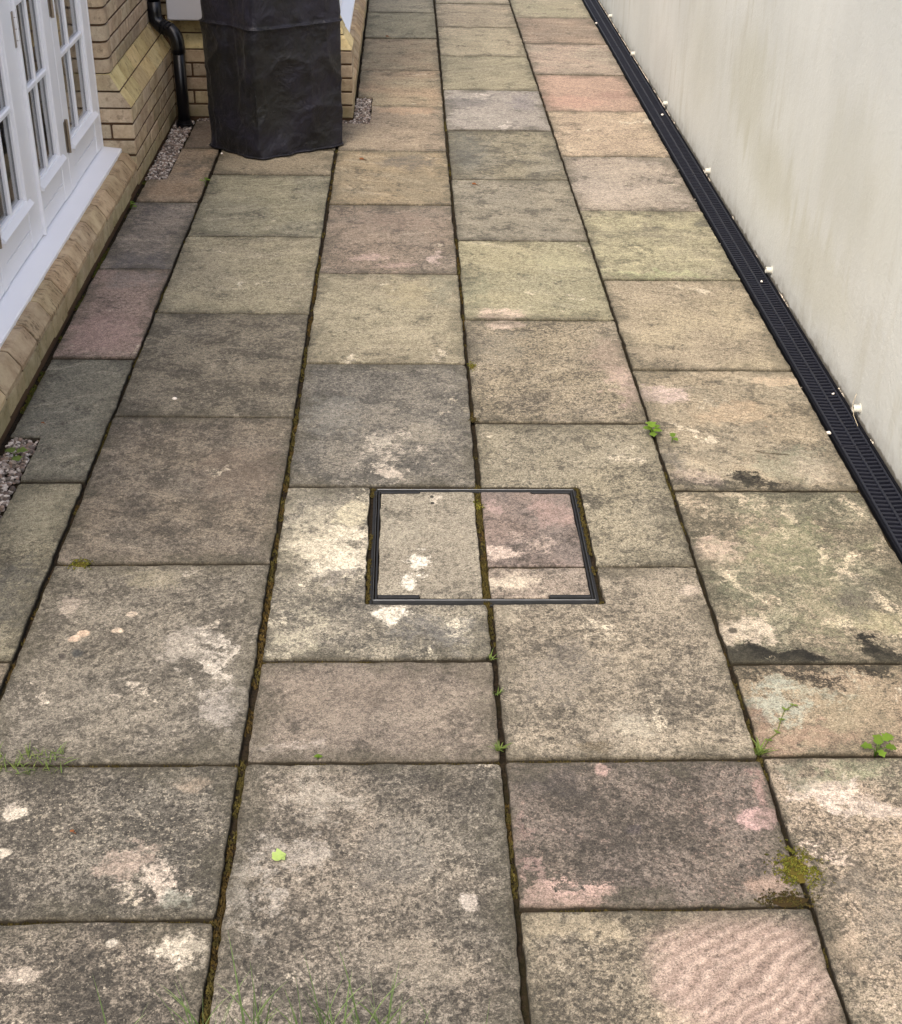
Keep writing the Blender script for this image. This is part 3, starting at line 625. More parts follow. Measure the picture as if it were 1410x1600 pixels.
# ------------------------------------------------------------------ brickwork
def brick_mat(name, cols, moss=0.0):
    m, nt, bs = newmat(name, .85, .2)
    p = gcoord(nt); a, _ = nt.noise(p, 14, 6, .65); b, _ = nt.noise(p, 120, 4, .7)
    c = nt.mix(nt.ss(a, .35, .65), rgba(s2l(cols[0])), rgba(s2l(cols[1])))
    at = nt.n('Attribute', attribute_name='tone'); c = nt.mix(1.0, c, at.outputs['Color'], 'MULTIPLY')
    d, _ = nt.noise(p, 22, 8, .75); c = nt.mix(nt.ss(d, .52, .68, 0, .6), c, rgba(s2l((92,76,56))))
    if moss:
        sp = nt.n('SeparateXYZ'); nt.l(p, sp.inputs[0]); e, _ = nt.noise(p, 9, 6, .7)
        hgt = nt.math('ADD', sp.outputs[2], nt.math('MULTIPLY', nt.math('SUBTRACT', e, .5), .5))
        c = nt.mix(nt.ss(hgt, .22, -.05, 0, moss), c, rgba(s2l((112,110,62))))
    g = nt.math('ADD', nt.math('MULTIPLY', b, .5), .76); cc = nt.n('CombineColor'); [nt.l(g, cc.inputs[i]) for i in range(3)]
    c = nt.mix(.8, c, cc.outputs[0], 'MULTIPLY'); nt.l(c, bs.inputs['Base Color'])
    h = nt.math('ADD', nt.math('MULTIPLY', a, .6), nt.math('MULTIPLY', b, .4)); bump(nt, bs, h, .003); return m
M_BRICK = brick_mat('buff_brick', ((186,170,144), (164,146,122)), .5)
M_PLINTH = brick_mat('yellow_plinth_brick', ((198,182,138), (180,162,118)))
def cant_mat():
    m, nt, bs = newmat('weathered_plinth_brick', .85, .2)
    p = gcoord(nt); at = nt.n('Attribute', attribute_name='tone')
    a, _ = nt.noise(p, 12, 5, .6)
    c = nt.mix(nt.ss(a, .35, .65), rgba(s2l((182,162,132))), rgba(s2l((160,138,110))))
    c = nt.mix(1.0, c, at.outputs['Color'], 'MULTIPLY')
    mp = nt.n('Mapping'); mp.inputs['Scale'].default_value = (1.6, 3.4, 1.6); nt.l(p, mp.inputs['Vector'])
    s_, _ = nt.noise(mp.outputs[0], 19, 10, .8, .1); l_, _ = nt.noise(p, 6, 4, .6)
    f = nt.math('MULTIPLY', nt.ss(s_, .49, .60), nt.ss(l_, .42, .58, .05, .72))
    c = nt.mix(f, c, rgba(s2l((72,60,44))))
    b, _ = nt.noise(p, 130, 4, .7)
    g = nt.math('ADD', nt.math('MULTIPLY', b, .5), .76); cc = nt.n('CombineColor'); [nt.l(g, cc.inputs[i]) for i in range(3)]
    c = nt.mix(.8, c, cc.outputs[0], 'MULTIPLY'); nt.l(c, bs.inputs['Base Color']); bump(nt, bs, nt.math('ADD', b, nt.math('MULTIPLY', s_, .8)), .002); return m
M_CANT = cant_mat()
M_MORTAR = simple('dark_mortar', s2l((88,70,54)), .95, .1, .3, 20, 90, .002)
CO = .077; J = .0115
def tone(r_, v=.2): 
    t = r_.uniform(1-v, 1+v); return (t*r_.uniform(.97, 1.05), t, t*r_.uniform(.93, 1.04))
def courses(mb, axis, plane, a0, a1, k0, k1, out, depth=.1, start=0, r_=None, z_first=0.0, corner=None):
    """bricks whose outer face lies on 'plane', running from a0 to a1 along the other axis; out=+1/-1 the outward side"""
    for k in range(k0, k1):
        z0_ = k*CO+.0060+(z_first if k == k0 else 0); z1_ = (k+1)*CO-.0055
        a = a0; first = (k+start) % 2 == 0; n = 0
        while a < a1-.02:
            L = .1025 if (n == 0 and first) else .215
            e = min(a+L, a1)
            if a1-e < .045: e = a1
            pr = r_.uniform(-.0012, .0012)
            p0, p1 = (plane-depth, plane+pr) if out > 0 else (plane+pr, plane+depth)
            if axis == 'y': mb.box(p0, p1, a, e, z0_, z1_, tone(r_), .003)
            else: mb.box(a, e, p0, p1, z0_, z1_, tone(r_), .003)
            a = e+J; n += 1
TOPK = 37
house = empty('brick_house', (-1.6, 7.0, 0)); tag(house, 'buff brick house side with white glazed doors, brick pier and sloping plinth on the left', 'house')
r_ = random.Random(11)
XB, XU, YP, YB, YBU = -1.33, -1.418, 6.715, 8.0, 8.085
ZC0, ZC1, ZC2 = 5*CO, 6*CO+.002, 7*CO+.006
XM = -1.377
# pier: side face (towards +x), front face (towards -y)
pb = MB()
courses(pb, 'y', XB, YP, YB+.02, 0, 5, +1, .1, 0, r_)
courses(pb, 'y', XU, YP+.101, YBU+.05, 7, TOPK, +1, .09, 1, r_, z_first=.006)
for k in list(range(0, 5)):      # the front of the pier: bricks set 1 mm proud of the side bricks' ends
    z0_, z1_ = k*CO+.0060, (k+1)*CO-.0055
    if k % 2 == 0:
        pb.box(-1.50, XB-.002, YP-.0015, YP+.09, z0_, z1_, tone(r_), .004)
    else:
        pb.box(-1.433, XB-.002, YP-.0015, YP+.09, z0_, z1_, tone(r_), .004); pb.box(-1.60, -1.443, YP-.001, YP+.09, z0_, z1_, tone(r_), .003)
for (z0_, z1_, xo0, xo1, jx) in ((ZC0+.004, ZC1-.004, XB, XM, None), (ZC1+.005, ZC2-.002, XM-.003, XU-.002, None)):
    pb.prism([(-1.60, z0_), (xo0-.001, z0_), (xo1-.001, z1_), (-1.60, z1_)], 'y', YP-.0035, YP+.03, tone(r_))
for k in range(7, TOPK):         # bullnosed corner bricks above the chamfer
    z0_, z1_ = k*CO+.0060+(.006 if k == 7 else 0), (k+1)*CO-.0055
    pf = [(-1.60, YP), (-1.446, YP), (-1.436, YP+.003), (-1.426, YP+.010), (-1.420, YP+.019), (-1.4165, YP+.030), (-1.4165, YP+.09), (-1.60, YP+.09)]
    n = len(pf); vs = [(x, y, z0_) for x, y in pf]+[(x, y, z1_) for x, y in pf]
    pb.add(vs, [(i, (i+1) % n, n+(i+1) % n, n+i) for i in range(n)]+[tuple(range(n))[::-1], tuple(range(n, 2*n))], tone(r_))
pb.build('pier_brickwork', M_BRICK, house)
ch = MB()
for (k, (xa_, za_), (xb_, zb_)) in ((5, (XB, ZC0+.004), (XM, ZC1-.004)), (6, (XM-.003, ZC1+.005), (XU-.002, ZC2))):
    y = YP-.001; n = 0
    while y < YB-.02:
        L = (.112 if k == 5 else .215) if n == 0 else .215
        e = min(y+L, YB+.02)
        prof = [(xa_, za_), (xb_, zb_), (xb_-.16, zb_), (xb_-.16, za_)] if n == 0 else [(xa_, za_), (xb_, zb_), (xb_-.06, zb_), (xb_-.06, za_)]
        ch.prism(prof, 'y', y, e, tone(r_, .16)); y = e+.010; n += 1
ch.build('pier_coping', M_PLINTH, house)
mo = MB()
mo.prism([(XB-.0045, -.02), (XB-.0045, ZC0), (XM-.006, ZC1), (XU-.006, ZC2-.004), (-1.7, ZC2-.004), (-1.7, -.02)], 'y', YP+.006, YB+.3)
pl_ = [(-1.7, YP+.005), (-1.448, YP+.005), (-1.424, YP+.034), (-1.424, YB+.3), (-1.7, YB+.3)]
mo.add([(x, y, ZC2-.004) for x, y in pl_]+[(x, y, TOPK*CO) for x, y in pl_], [(i, (i+1) % 5, 5+(i+1) % 5, 5+i) for i in range(5)]+[(4,3,2,1,0), (5,6,7,8,9)])
mo.build('pier_mortar', M_MORTAR, house)
# back wall facing the camera, with its own sloping courses
bw = MB(); bw2 = MB()
courses(bw, 'x', YB, XB+.004, -.3075, 0, 5, -1, .1, 1, r_, z_first=0.0)
courses(bw2, 'x', YBU, XU+.006, -.392, 7, TOPK, -1, .09, 0, r_, z_first=.006)
bw.build('rear_brickwork', M_BRICK, house); bw2.build('upper_rear_brickwork', M_BRICK, house)
bc = MB()
for (k, (ya_, za_), (yb_, zb_)) in ((5, (YB, ZC0+.004), (YB+.045, ZC1-.004)), (6, (YB+.048, ZC1+.005), (YBU+.002, ZC2))):
    x = XB+.012 if k == 5 else XB-.03; xe = -.436 if k == 5 else -.476
    while x < xe-.02:
        e = min(x+.215, xe)
        if xe-e < .05: e = xe
        bc.prism([(ya_, za_), (yb_, zb_), (yb_+.06, zb_), (yb_+.06, za_)], 'x', x, e, tone(r_, .16)); x = e+.010
bc.build('rear_coping', M_PLINTH, house)
mo = MB(); mo.prism([(YB+.006, -.02), (YB+.006, ZC0), (YB+.053, ZC1), (YBU+.009, ZC2), (YBU+.009, TOPK*CO-.01), (YB+.29, TOPK*CO-.01), (YB+.29, -.02)], 'x', XB-.08, -.40)
mo.box(-.40, -.311, YB+.0065, YB+.2, -.02, ZC0)
mo.build('rear_mortar', M_MORTAR, house)
# nib of the rear pier, turning the corner, and its coping
nb = MB(); nb2 = MB()
courses(nb, 'y', -.306, YB+.103, YB+.29, 0, 5, +1, .1, 1, r_)
courses(nb2, 'y', -.390, YBU+.09, YB+.30, 7, TOPK-1, +1, .09, 1, r_, z_first=.006)
nb.build('corner_brickwork', M_BRICK, house); nb2.build('upper_corner_brickwork', M_BRICK, house)
nc_ = MB()
def hip(xl, xa_, ya_, za_, xb_, yb_, zb_, yk):
    nc_.add([(xl,ya_,za_),(xa_,ya_,za_),(xa_,yk,za_),(xl,yk,za_),(xl,yb_,zb_),(xb_,yb_,zb_),(xb_,yk,zb_),(xl,yk,zb_)], [(0,3,2,1),(4,5,6,7),(0,1,5,4),(1,2,6,5),(2,3,7,6),(3,0,4,7)], tone(r_, .1))
hip(-.43, -.306, YB, ZC0+.004, -.352, YB+.045, ZC1-.004, YB+.29)
hip(-.47, -.354, YB+.048, ZC1+.005, -.390, YBU+.002, ZC2, YB+.29)
nc_.build('corner_coping', M_PLINTH, house)
# cant-brick plinths under the sills
def cant_run(ya_, yb_, X, name, joints=None):
    c_ = MB(); y = ya_; rr = random.Random(int(ya_*10)+3); js = joints or []
    prof = [(X+.002, .096), (X+.002, .112), (X-.036, .166), (X-.042, .170), (X-.115, .182), (X-.145, .182), (X-.145, .096)]
    while y < yb_-.01:
        e = min(y+.213, yb_)
        if yb_-e < .06: e = yb_
        dz = rr.uniform(-.0015, .0015); dx = rr.uniform(-.0015, .0015)
        p_ = [(a+dx, b+dz) for a, b in prof]
        nseg = 6; n = len(p_)
        vs = []; 
        for i in range(nseg+1):
            yy = y+(e-y)*i/nseg; w = .0018 if i in (0, nseg) else 0
            vs += [(a-(w if j < 4 else 0), yy, b-(w if 2 <= j <= 5 else 0)) for j, (a, b) in enumerate(p_)]
        fs = [tuple(range(n))[::-1], tuple(nseg*n+i for i in range(n))]
        for i in range(nseg): fs += [(i*n+j, i*n+(j+1) % n, (i+1)*n+(j+1) % n, (i+1)*n+j) for j in range(n)]
        c_.add(vs, fs, tone(rr, .16)); y = e+.010
    c_.build(name, M_CANT, house)
    b_ = MB(); y = ya_-.1
    while y < yb_:
        L = rr.choice((.215, .215, .1025)); e = min(y+L, yb_)
        b_.box(X-.1, X+rr.uniform(-.002, .001), y, e, rr.uniform(.012, .022), .088, tone(rr, .12), .003); y = e+.009
    b_.build('base_brickwork', M_BRICK, house)
    m_ = MB(); m_.box(X-.14, X-.006, ya_-.1, yb_, -.02, .1); m_.prism([(X-.003, .1), (X-.003, .110), (X-.040, .162), (X-.046, .165), (X-.116, .177), (X-.14, .177), (X-.14, .1)], 'y', ya_, yb_); m_.build('plinth_mortar', M_MORTAR, house)
cant_run(2.57, 6.705, XB, 'sloping_plinth')
cant_run(YB+.30, 12.6, -.308, 'sloping_plinth')
# white glazed doors
M_WHITE = simple('white_paint', s2l((236,237,241)), .35, .5, .03, 5, 200, .0001)
M_HINGE = simple('hinge_steel', s2l((150,140,128)), .35, .5, .2, 60, 100, .0002, metal=.85)
M_SEAL = simple('black_gasket', s2l((40,42,46)), .6, .3, .1)
def glass_mat():
    m, nt, bs = newmat('window_glass', .03, .5)
    bs.inputs['Base Color'].default_value = (.9, .92, .92, 1)
    bs.inputs['Transmission Weight'].default_value = 1.0; bs.inputs['IOR'].default_value = 1.5
    p = gcoord(nt); f, _ = nt.noise(p, 3, 2, .5); bump(nt, bs, f, .002); return m
M_GLASS = glass_mat()
M_ROOM = simple('dim_room_wall', s2l((70,66,60)), .9, .1, .2, 3)
M_CURT = simple('beige_blind', s2l((176,160,138)), .85, .1, .15, 30, 200, .0005)
XD = -1.486
def door_leaf(base, X, ya, yb, g0, g1, muntin, label, top=2.2, hinges=(), zb=.2):
    """leaf from ya to yb with the glazed opening g0..g1; its face on plane X, looking towards +x"""
    lf = empty('glazed_door', (X, (ya+yb)/2, zb)); lf.parent = base; lf.location = Vector((X, (ya+yb)/2, zb))-parent_world(base)
    lf['label'] = label
    f = MB(); T = .05; gb_, gt = .40, 2.06
    f.box(X-T, X, ya, g0, zb+.002, top, bev=.003); f.box(X-T, X, g1, yb, zb+.002, top, bev=.003)
    f.box(X-T, X-.001, g0, g1, gt, top, bev=.002)
    # bottom panel with a fine groove
    f.box(X-T, X-.004, g0, g1, zb+.002, .281, bev=.002); f.box(X-T, X-.004, g0, g1, .284, gb_-.02, bev=.002)
    f.box(X-T, X-.012, g0, g1, gb_-.02, gb_+.012, bev=.002)
    # small step mouldings around the glass
    f.box(X-T+.01, X-.012, g0, g0+.014, gb_+.012, gt, bev=.003); f.box(X-T+.01, X-.012, g1-.014, g1, gb_+.012, gt, bev=.003)
    f.build('door_frame', M_WHITE, lf)
    w = MB(); w.prism([(X-.012, .372), (X+.016, .372), (X+.016, .380), (X-.004, .402), (X-.012, .402)], 'y', g0-.02 if g0-.02 > ya else ya+.002, min(g1+.045, yb-.003))
    w.build('weather_bar', M_WHITE, lf)
    for zz in (.762, 1.092, 1.422, 1.752):
        b = MB(); b.box(X-.036, X-.007, g0+.012, g1-.012, zz-.012, zz+.012, bev=.005); b.build('glazing_bar', M_WHITE, lf)
    b = MB(); b.box(X-.036, X-.009, muntin-.011, muntin+.011, gb_+.01, gt, bev=.005); b.build('glazing_bar', M_WHITE, lf)
    s_ = MB()
    for a_, e_ in ((g0+.0142, g0+.019), (g1-.019, g1-.0142), (muntin-.0165, muntin-.0115), (muntin+.0115, muntin+.0165)): s_.box(X-.034, X-.0245, a_, e_, gb_+.012, gt-.002)
    s_.build('gasket', M_SEAL, lf)
    p_ = MB(); p_.box(X-.028, X-.024, g0+.012, g1-.012, gb_+.008, gt+.004); p_.build('pane', M_GLASS, lf)
    for (yh, z0h) in hinges:
        h = MB(); h.tube([(X+.007, yh, z0h), (X+.007, yh, z0h+.145)], .0075, 14)
        h.box(X+.0005, X+.003, yh-.028, yh+.028, z0h+.006, z0h+.139, bev=.0008)
        for zq in (.03, .0725, .115): h.tube([(X+.007, yh, z0h+zq-.0012), (X+.007, yh, z0h+zq+.0012)], .0083, 14)
        h.build('hinge', M_HINGE, lf)
    return lf
door_leaf(house, XD, 5.99, 6.690, 6.094, 6.575, 6.300, 'glazed door leaf next to the brick pier', hinges=((6.005, .375), (6.005, .945)))
door_leaf(house, XD, 5.437, 5.986, 5.493, 5.862, 5.672, 'middle glazed door leaf')
door_leaf(house, XD, 4.795, 5.418, 4.872, 5.255, 5.066, 'glazed door leaf cut by the left edge', hinges=((4.80, .375), (5.428, .945)))
door_leaf(house, XD, 4.10, 4.79, 4.19, 4.68, 4.435, 'nearest glazed door leaf')
q = MB(); q.box(XD-.06, XD+.014, 5.4205, 5.4345, .203, 2.2, bev=.003)
q.box(XD-.07, XD+.002, 6.693, YP-.003, .19, 2.2, bev=.002); q.box(XD-.07, XD+.002, 4.03, 4.098, .19, 2.2, bev=.002); q.box(XD-.07, XD+.002, 4.03, YP-.003, 2.205, 2.27, bev=.002)
q.build('door_surround', M_WHITE, house)
q = MB(); q.prism([(XD-.06, .1985), (XD+.004, .1985), (-1.402, .190), (-1.398, .186), (-1.398, .156), (-1.414, .156), (-1.414, .172), (XD-.06, .172)], 'y', 4.02, 6.711)
q.build('door_sill', M_WHITE, house)
# near pier and lintel (outside the picture)
q = MB(); courses(q, 'y', XU, 2.6, 4.02, 3, TOPK, +1, .09, 0, r_); q.box(-1.7, XU-.008, 2.59, 4.02, .186, TOPK*CO-.02, (.45,.4,.36))
courses(q, 'y', XU-.03, 4.03, YP-.004, 30, TOPK, +1, .09, 0, r_); q.box(-1.7, XU-.04, 4.021, YP-.001, 30*CO-.01, TOPK*CO-.03, (.45,.4,.36))
q.build('near_brickwork', M_BRICK, house)
# room behind the doors
q = MB(); q.box(-4.6, -4.5, 3.9, 7.4, 0, 2.6); q.box(-4.5, -1.56, 3.85, 3.95, 0, 2.6); q.box(-4.5, -1.56, 7.3, 7.4, 0, 2.6); q.box(-4.5, -1.56, 3.95, 7.3, .0, .02); q.box(-4.5, -1.56, 3.95, 7.3, 2.5, 2.6)
q.build('room_shell', M_ROOM, house)
q = MB(); rr = random.Random(3)
for (a_, e_) in ((5.52, 5.60), (5.76, 5.98), (6.30, 6.66), (4.92, 5.0), (5.2, 5.40)):
    y = a_
    while y < e_: q.box(-1.585-rr.random()*.012, -1.572, y, y+.017, .215, 2.15, (rr.uniform(.7,1.05),)*3, .003); y += .025
q.build('curtain', M_CURT, house)
# second doorway beyond the rear pier
q = MB(); q.prism([(-.52, .1985), (-.458, .1985), (-.380, .190), (-.376, .186), (-.376, .156), (-.392, .156), (-.392, .172), (-.52, .172)], 'y', YB+.292, 12.5); q.build('door_sill', M_WHITE, house)
for (a_, e_) in ((8.36, 9.0), (9.01, 9.65), (9.66, 10.3), (10.31, 10.95)):
    door_leaf(house, -.462, a_, e_, a_+.09, e_-.09, (a_+e_)/2, 'far glazed door leaf beyond the rear pier')
q = MB(); q.box(-.53, -.460, YB+.295, 8.357, .2, 2.2); q.box(-.53, -.460, 10.953, 12.5, .2, 2.2); q.box(-.53, -.464, YB+.295, 12.5, 2.203, 2.75); q.build('door_surround', M_WHITE, house)
q = MB(); q.box(-3, -2.9, 8.4, 12.5, 0, 2.6); q.box(-2.9, -.54, 12.4, 12.5, 0, 2.6); q.box(-2.9, -.6, 8.31, 8.4, 0, 2.6); q.box(-2.9, -.54, 8.4, 12.4, 0, .02); q.box(-2.9, -.54, 8.4, 12.4, 2.55, 2.6); q.build('room_shell', M_ROOM, house)
# meter box
M_GREYP = simple('grey_white_plastic', s2l((196,196,200)), .5, .4, .04, 6)
mbx = empty('meter_box', (-1.2, 8.0, .556)); tag(mbx, 'pale grey meter box fixed to the rear brick wall above the downpipe elbow', 'meter box')
q = MB(); q.box(-1.312, -1.098, 7.935, YBU-.003, .562, 1.06, bev=.006); q.build('casing', M_GREYP, mbx)
q = MB(); q.box(-1.322, -1.088, 7.917, 7.934, .555, 1.07, bev=.006); q.build('lid', M_GREYP, mbx)
# downpipe
M_PIPE = simple('black_plastic_pipe', s2l((12,13,18)), .32, .5, .1, 8, 60, .0002)
dp = empty('downpipe', (-1.257, 7.83, 0)); tag(dp, 'black plastic downpipe with two elbows in the corner of the brick pier', 'downpipe')
RP = .034
lx, ly, ux, uy = -1.262, 7.84, -1.386, 7.90
q = MB(); q.tube([(lx, ly, -.01), (lx, ly, .43)], RP, 28); q.build('lower_pipe', M_PIPE, dp, smooth=True)
q = MB(); q.tube([(ux, uy, .60), (ux, uy, 2.8)], RP, 28); q.build('upper_pipe', M_PIPE, dp, smooth=True)
def arc(p0, p1, p2, n=9): 
    p0, p1, p2 = Vector(p0), Vector(p1), Vector(p2); return [p0.lerp(p1, t/n).lerp(p1.lerp(p2, t/n), t/n) for t in range(n+1)]
a_ = Vector((lx, ly, .50)); b_ = Vector((ux, uy, .545))
q = MB(); q.tube([(lx, ly, .40)]+arc((lx, ly, .43), a_, a_.lerp(b_, .36)), .0385, 28); q.build('lower_elbow', M_PIPE, dp, smooth=True)
q = MB(); q.tube(arc(b_.lerp(a_, .36), b_, (ux, uy, .60))+[(ux, uy, .66)], .0385, 28); q.build('upper_elbow', M_PIPE, dp, smooth=True)
q = MB(); q.tube([a_.lerp(b_, .28), a_.lerp(b_, .72)], RP+.001, 28)
for t in (.34, .5, .66): q.tube([a_.lerp(b_, t-.03), a_.lerp(b_, t+.03)], .0415, 28)
q.build('connector', M_PIPE, dp, smooth=False)
q = MB(); q.tube([(lx, ly, -.012), (lx, ly, .012)], .047, 28); q.tube([(lx, ly, .012), (lx, ly, .03)], .039, 28); q.build('foot_collar', M_PIPE, dp)
# ------------------------------------------------------------------ barbecue under a black cover
def fabric():
    m, nt, bs = newmat('black_woven_fabric', .5, .35)
    p = gcoord(nt); a, _ = nt.noise(p, 6, 5, .6); b, _ = nt.noise(p, 3.1, 3, .5)
    c = nt.mix(nt.ss(a, .35, .65), rgba(s2l((17,17,20))), rgba(s2l((30,29,40))))
    c = nt.mix(nt.ss(b, .48, .62, 0, .6), c, rgba(s2l((26,26,19))))
    nt.l(c, bs.inputs['Base Color'])
    w1, _ = nt.noise(p, 700, 1, .5); d, _ = nt.noise(p, 26, 6, .62, .6); e, _ = nt.noise(p, 6, 5, .6, .6)
    h = nt.math('ADD', nt.math('MULTIPLY', d, .5), nt.math('MULTIPLY', e, 1.6)); h = nt.math('ADD', h, nt.math('MULTIPLY', w1, .02)); bump(nt, bs, h, .016, .8)
    bs.inputs['Sheen Weight'].default_value = .05; bs.inputs['Roughness'].default_value = .42; bs.inputs['Specular IOR Level'].default_value = .32; return m
M_FAB = fabric()
Fp, Lp, Rp_ = Vector((-.775, 7.150)), Vector((-1.065, 7.41)), Vector((-.330, 7.44))
Bp = Vector((-.62, 7.75))
bq = empty('covered_barbecue', (-.70, 7.45, 0)); tag(bq, 'tall barbecue hidden under a creased black fabric cover', 'covered barbecue')
HT, SEAM = 1.12, .665
NU, NV = 220, 120
def cover_pt(u, z):
    cor = [Lp, Fp, Rp_, Bp]
    ln = [(cor[(i+1) % 4]-cor[i]).length for i in range(4)]; tot = sum(ln)
    s_ = (u % 1.0)*tot; i = 0
    while s_ > ln[i]: s_ -= ln[i]; i += 1
    a, b = cor[i], cor[(i+1) % 4]; t = s_/ln[i]; p = a.lerp(b, t); dr = (b-a).normalized(); nn = Vector((dr.y, -dr.x))
    rc = .045
    # soften the corners
    dA, dB = s_, ln[i]-s_
    cen = (Lp+Fp+Rp_+Bp)/4
    for dd, q_ in ((dA, a), (dB, b)):
        if dd < rc:
            k = (1-dd/rc)**2; p = p.lerp(cen, k*.035)
    v = z/HT
    # gentle waist and flare, overall lean
    bel = .006*math.sin(v*5.5+u*9) + .004*math.sin(u*21+v*3)
    f1 = noise.noise(Vector((p.x*5, p.y*5, z*2.2)))*.032
    f5 = (1-abs(noise.noise(Vector((p.x*9, p.y*9+3, z*1.3))))*2.6); f5 = max(0, f5)**3*.010*(1-.4*v)
    f2 = (1-abs(noise.noise(Vector((p.x*5+z*3, p.y*5, z*4.5+2))))*2.2)
    f2 = max(0, f2)**2.2*.016
    f3 = (1-abs(noise.noise(Vector((p.x*11-z*9, p.y*11+4, z*10))))*2.4); f3 = max(0, f3)**4*.004
    f4 = noise.noise(Vector((p.x*9+z*6, p.y*9-z*5, z*8+7)))*.007
    d = bel+f1+f2*.6+f3+f4+f5
    if z < .05: d = d*.6+.006*math.sin(u*90)*(.05-z)/.05
    seam = math.exp(-((z-SEAM)/.007)**2)*.006
    if z > SEAM: d = d*.6-.004
    q_ = p+nn*(d+seam)
    return q_
vs = []; fs = []
for j in range(NV+1):
    z = (j/NV)*HT
    if z < .1: z = z*1.0
    shrink = 1.0
    zz = z
    if z > HT-.07: t = (z-(HT-.07))/.07; shrink = 1-.09*t*t; zz = HT-.07+.05*math.sin(t*1.57)
    cen = (Lp+Fp+Rp_+Bp)/4
    for i in range(NU):
        u = i/NU; q_ = cover_pt(u, z); q_ = cen+(q_-cen)*shrink
        lift = .006+.006*max(0, noise.noise(Vector((u*14, 1.3, 0)))) if j == 0 else 0
        vs.append((q_.x, q_.y, zz+lift))
for j in range(NV): fs += [(j*NU+i, j*NU+(i+1) % NU, (j+1)*NU+(i+1) % NU, (j+1)*NU+i) for i in range(NU)]
top = len(vs); cen = (Lp+Fp+Rp_+Bp)/4
for k in (.66, .33):
    for i in range(NU):
        a = vs[NV*NU+i]; vs.append((cen.x+(a[0]-cen.x)*k, cen.y+(a[1]-cen.y)*k, HT-.02+.02*(1-k)+.006*noise.noise(Vector((a[0]*9*k, a[1]*9*k, 0)))))
vs.append((cen.x, cen.y, HT))
for i in range(NU):
    fs.append((NV*NU+i, NV*NU+(i+1) % NU, top+(i+1) % NU, top+i)); fs.append((top+i, top+(i+1) % NU, top+NU+(i+1) % NU, top+NU+i)); fs.append((top+NU+i, top+NU+(i+1) % NU, len(vs)-1))
q = MB(); q.add(vs, fs); q.build('fabric_cover', M_FAB, bq, smooth=True)
hem = [Vector((*(cover_pt(i/160, .012)+(cover_pt(i/160, .012)-cen).normalized()*.002), .012)) for i in range(161)]
q = MB(); q.tube(hem, .0055, 8, cap=False); q.build('hem', M_FAB, bq, smooth=True)
pip = [Vector((*(cover_pt(i/160, SEAM)+(cover_pt(i/160, SEAM)-cen).normalized()*.001), SEAM)) for i in range(161)]
q = MB(); q.tube(pip, .0035, 8, cap=False); q.build('seam_piping', M_FAB, bq, smooth=True)
# ------------------------------------------------------------------ rendered boundary wall
def render_mat():
    m, nt, bs = newmat('cream_render', .85, .2)
    p = gcoord(nt); a, _ = nt.noise(p, 1.3, 5, .6); b, _ = nt.noise(p, 260, 3, .7)
    c = nt.mix(nt.ss(a, .35, .65), rgba(s2l((219,221,214))), rgba(s2l((209,211,204))))
    mp = nt.n('Mapping'); mp.inputs['Scale'].default_value = (1, 2.6, .5); nt.l(p, mp.inputs['Vector'])
    s_, _ = nt.noise(mp.outputs[0], 3.2, 6, .62, .3); l_, _ = nt.noise(p, 1.1, 3, .5)
    c = nt.mix(nt.math('MULTIPLY', nt.ss(s_, .46, .68), nt.ss(l_, .38, .62, .10, .5)), c, rgba(s2l((186,184,166))))
    sp = nt.n('SeparateXYZ'); nt.l(p, sp.inputs[0])
    # dirt splash just above the ground
    e, _ = nt.noise(p, 14, 7, .7)
    hh = nt.math('ADD', sp.outputs[2], nt.math('MULTIPLY', nt.math('SUBTRACT', e, .5), .22))
    c = nt.mix(nt.ss(hh, .09, -.02, 0, .55), c, rgba(s2l((158,154,142))))
    hh2 = nt.math('ADD', sp.outputs[2], nt.math('MULTIPLY', nt.math('SUBTRACT', e, .5), .05))
    c = nt.mix(nt.ss(hh2, .012, .0, 0, .8), c, rgba(s2l((92,86,74))))
    for (cy, cz, ry, rz, st) in ((6.35, .62, .5, .34, .36), (5.75, .38, .55, .22, .34), (4.9, .25, .7, .2, .28), (7.4, .5, .6, .4, .18), (4.6, .7, .8, .4, .2)):
        d = nt.vmath('LENGTH', nt.vmath('MULTIPLY', nt.vmath('SUBTRACT', p, (1.58, cy, cz)), (0, 1/ry, 1/rz)))
        dd = nt.math('ADD', d, nt.math('MULTIPLY', nt.math('SUBTRACT', s_, .5), 2.0))
        c = nt.mix(nt.ss(dd, 1.0, .3, 0, st), c, rgba(s2l((182,180,154))))
    k1, _ = nt.vor(p, 9); k2, kc = nt.noise(p, 30, 2, .5)
    c = nt.mix(nt.math('MULTIPLY', nt.ss(k1, .035, .015), .5), c, rgba(s2l((120,116,104))))
    nt.l(c, bs.inputs['Base Color']); g2, _ = nt.noise(p, 45, 4, .6); g3, _ = nt.noise(p, 7, 4, .55, .6)
    bump(nt, bs, nt.math('ADD', nt.math('ADD', nt.math('MULTIPLY', b, .5), g2), nt.math('MULTIPLY', g3, .7)), .0018); return m
q = MB(); q.box(1.58, 1.80, -2, 16, -.05, 2.4, bev=.004)
bwl = q.build('boundary_wall', render_mat(), loc=(1.69, 7, 0)); tag(bwl, 'long cream rendered boundary wall with green streaks, on the right', 'wall')
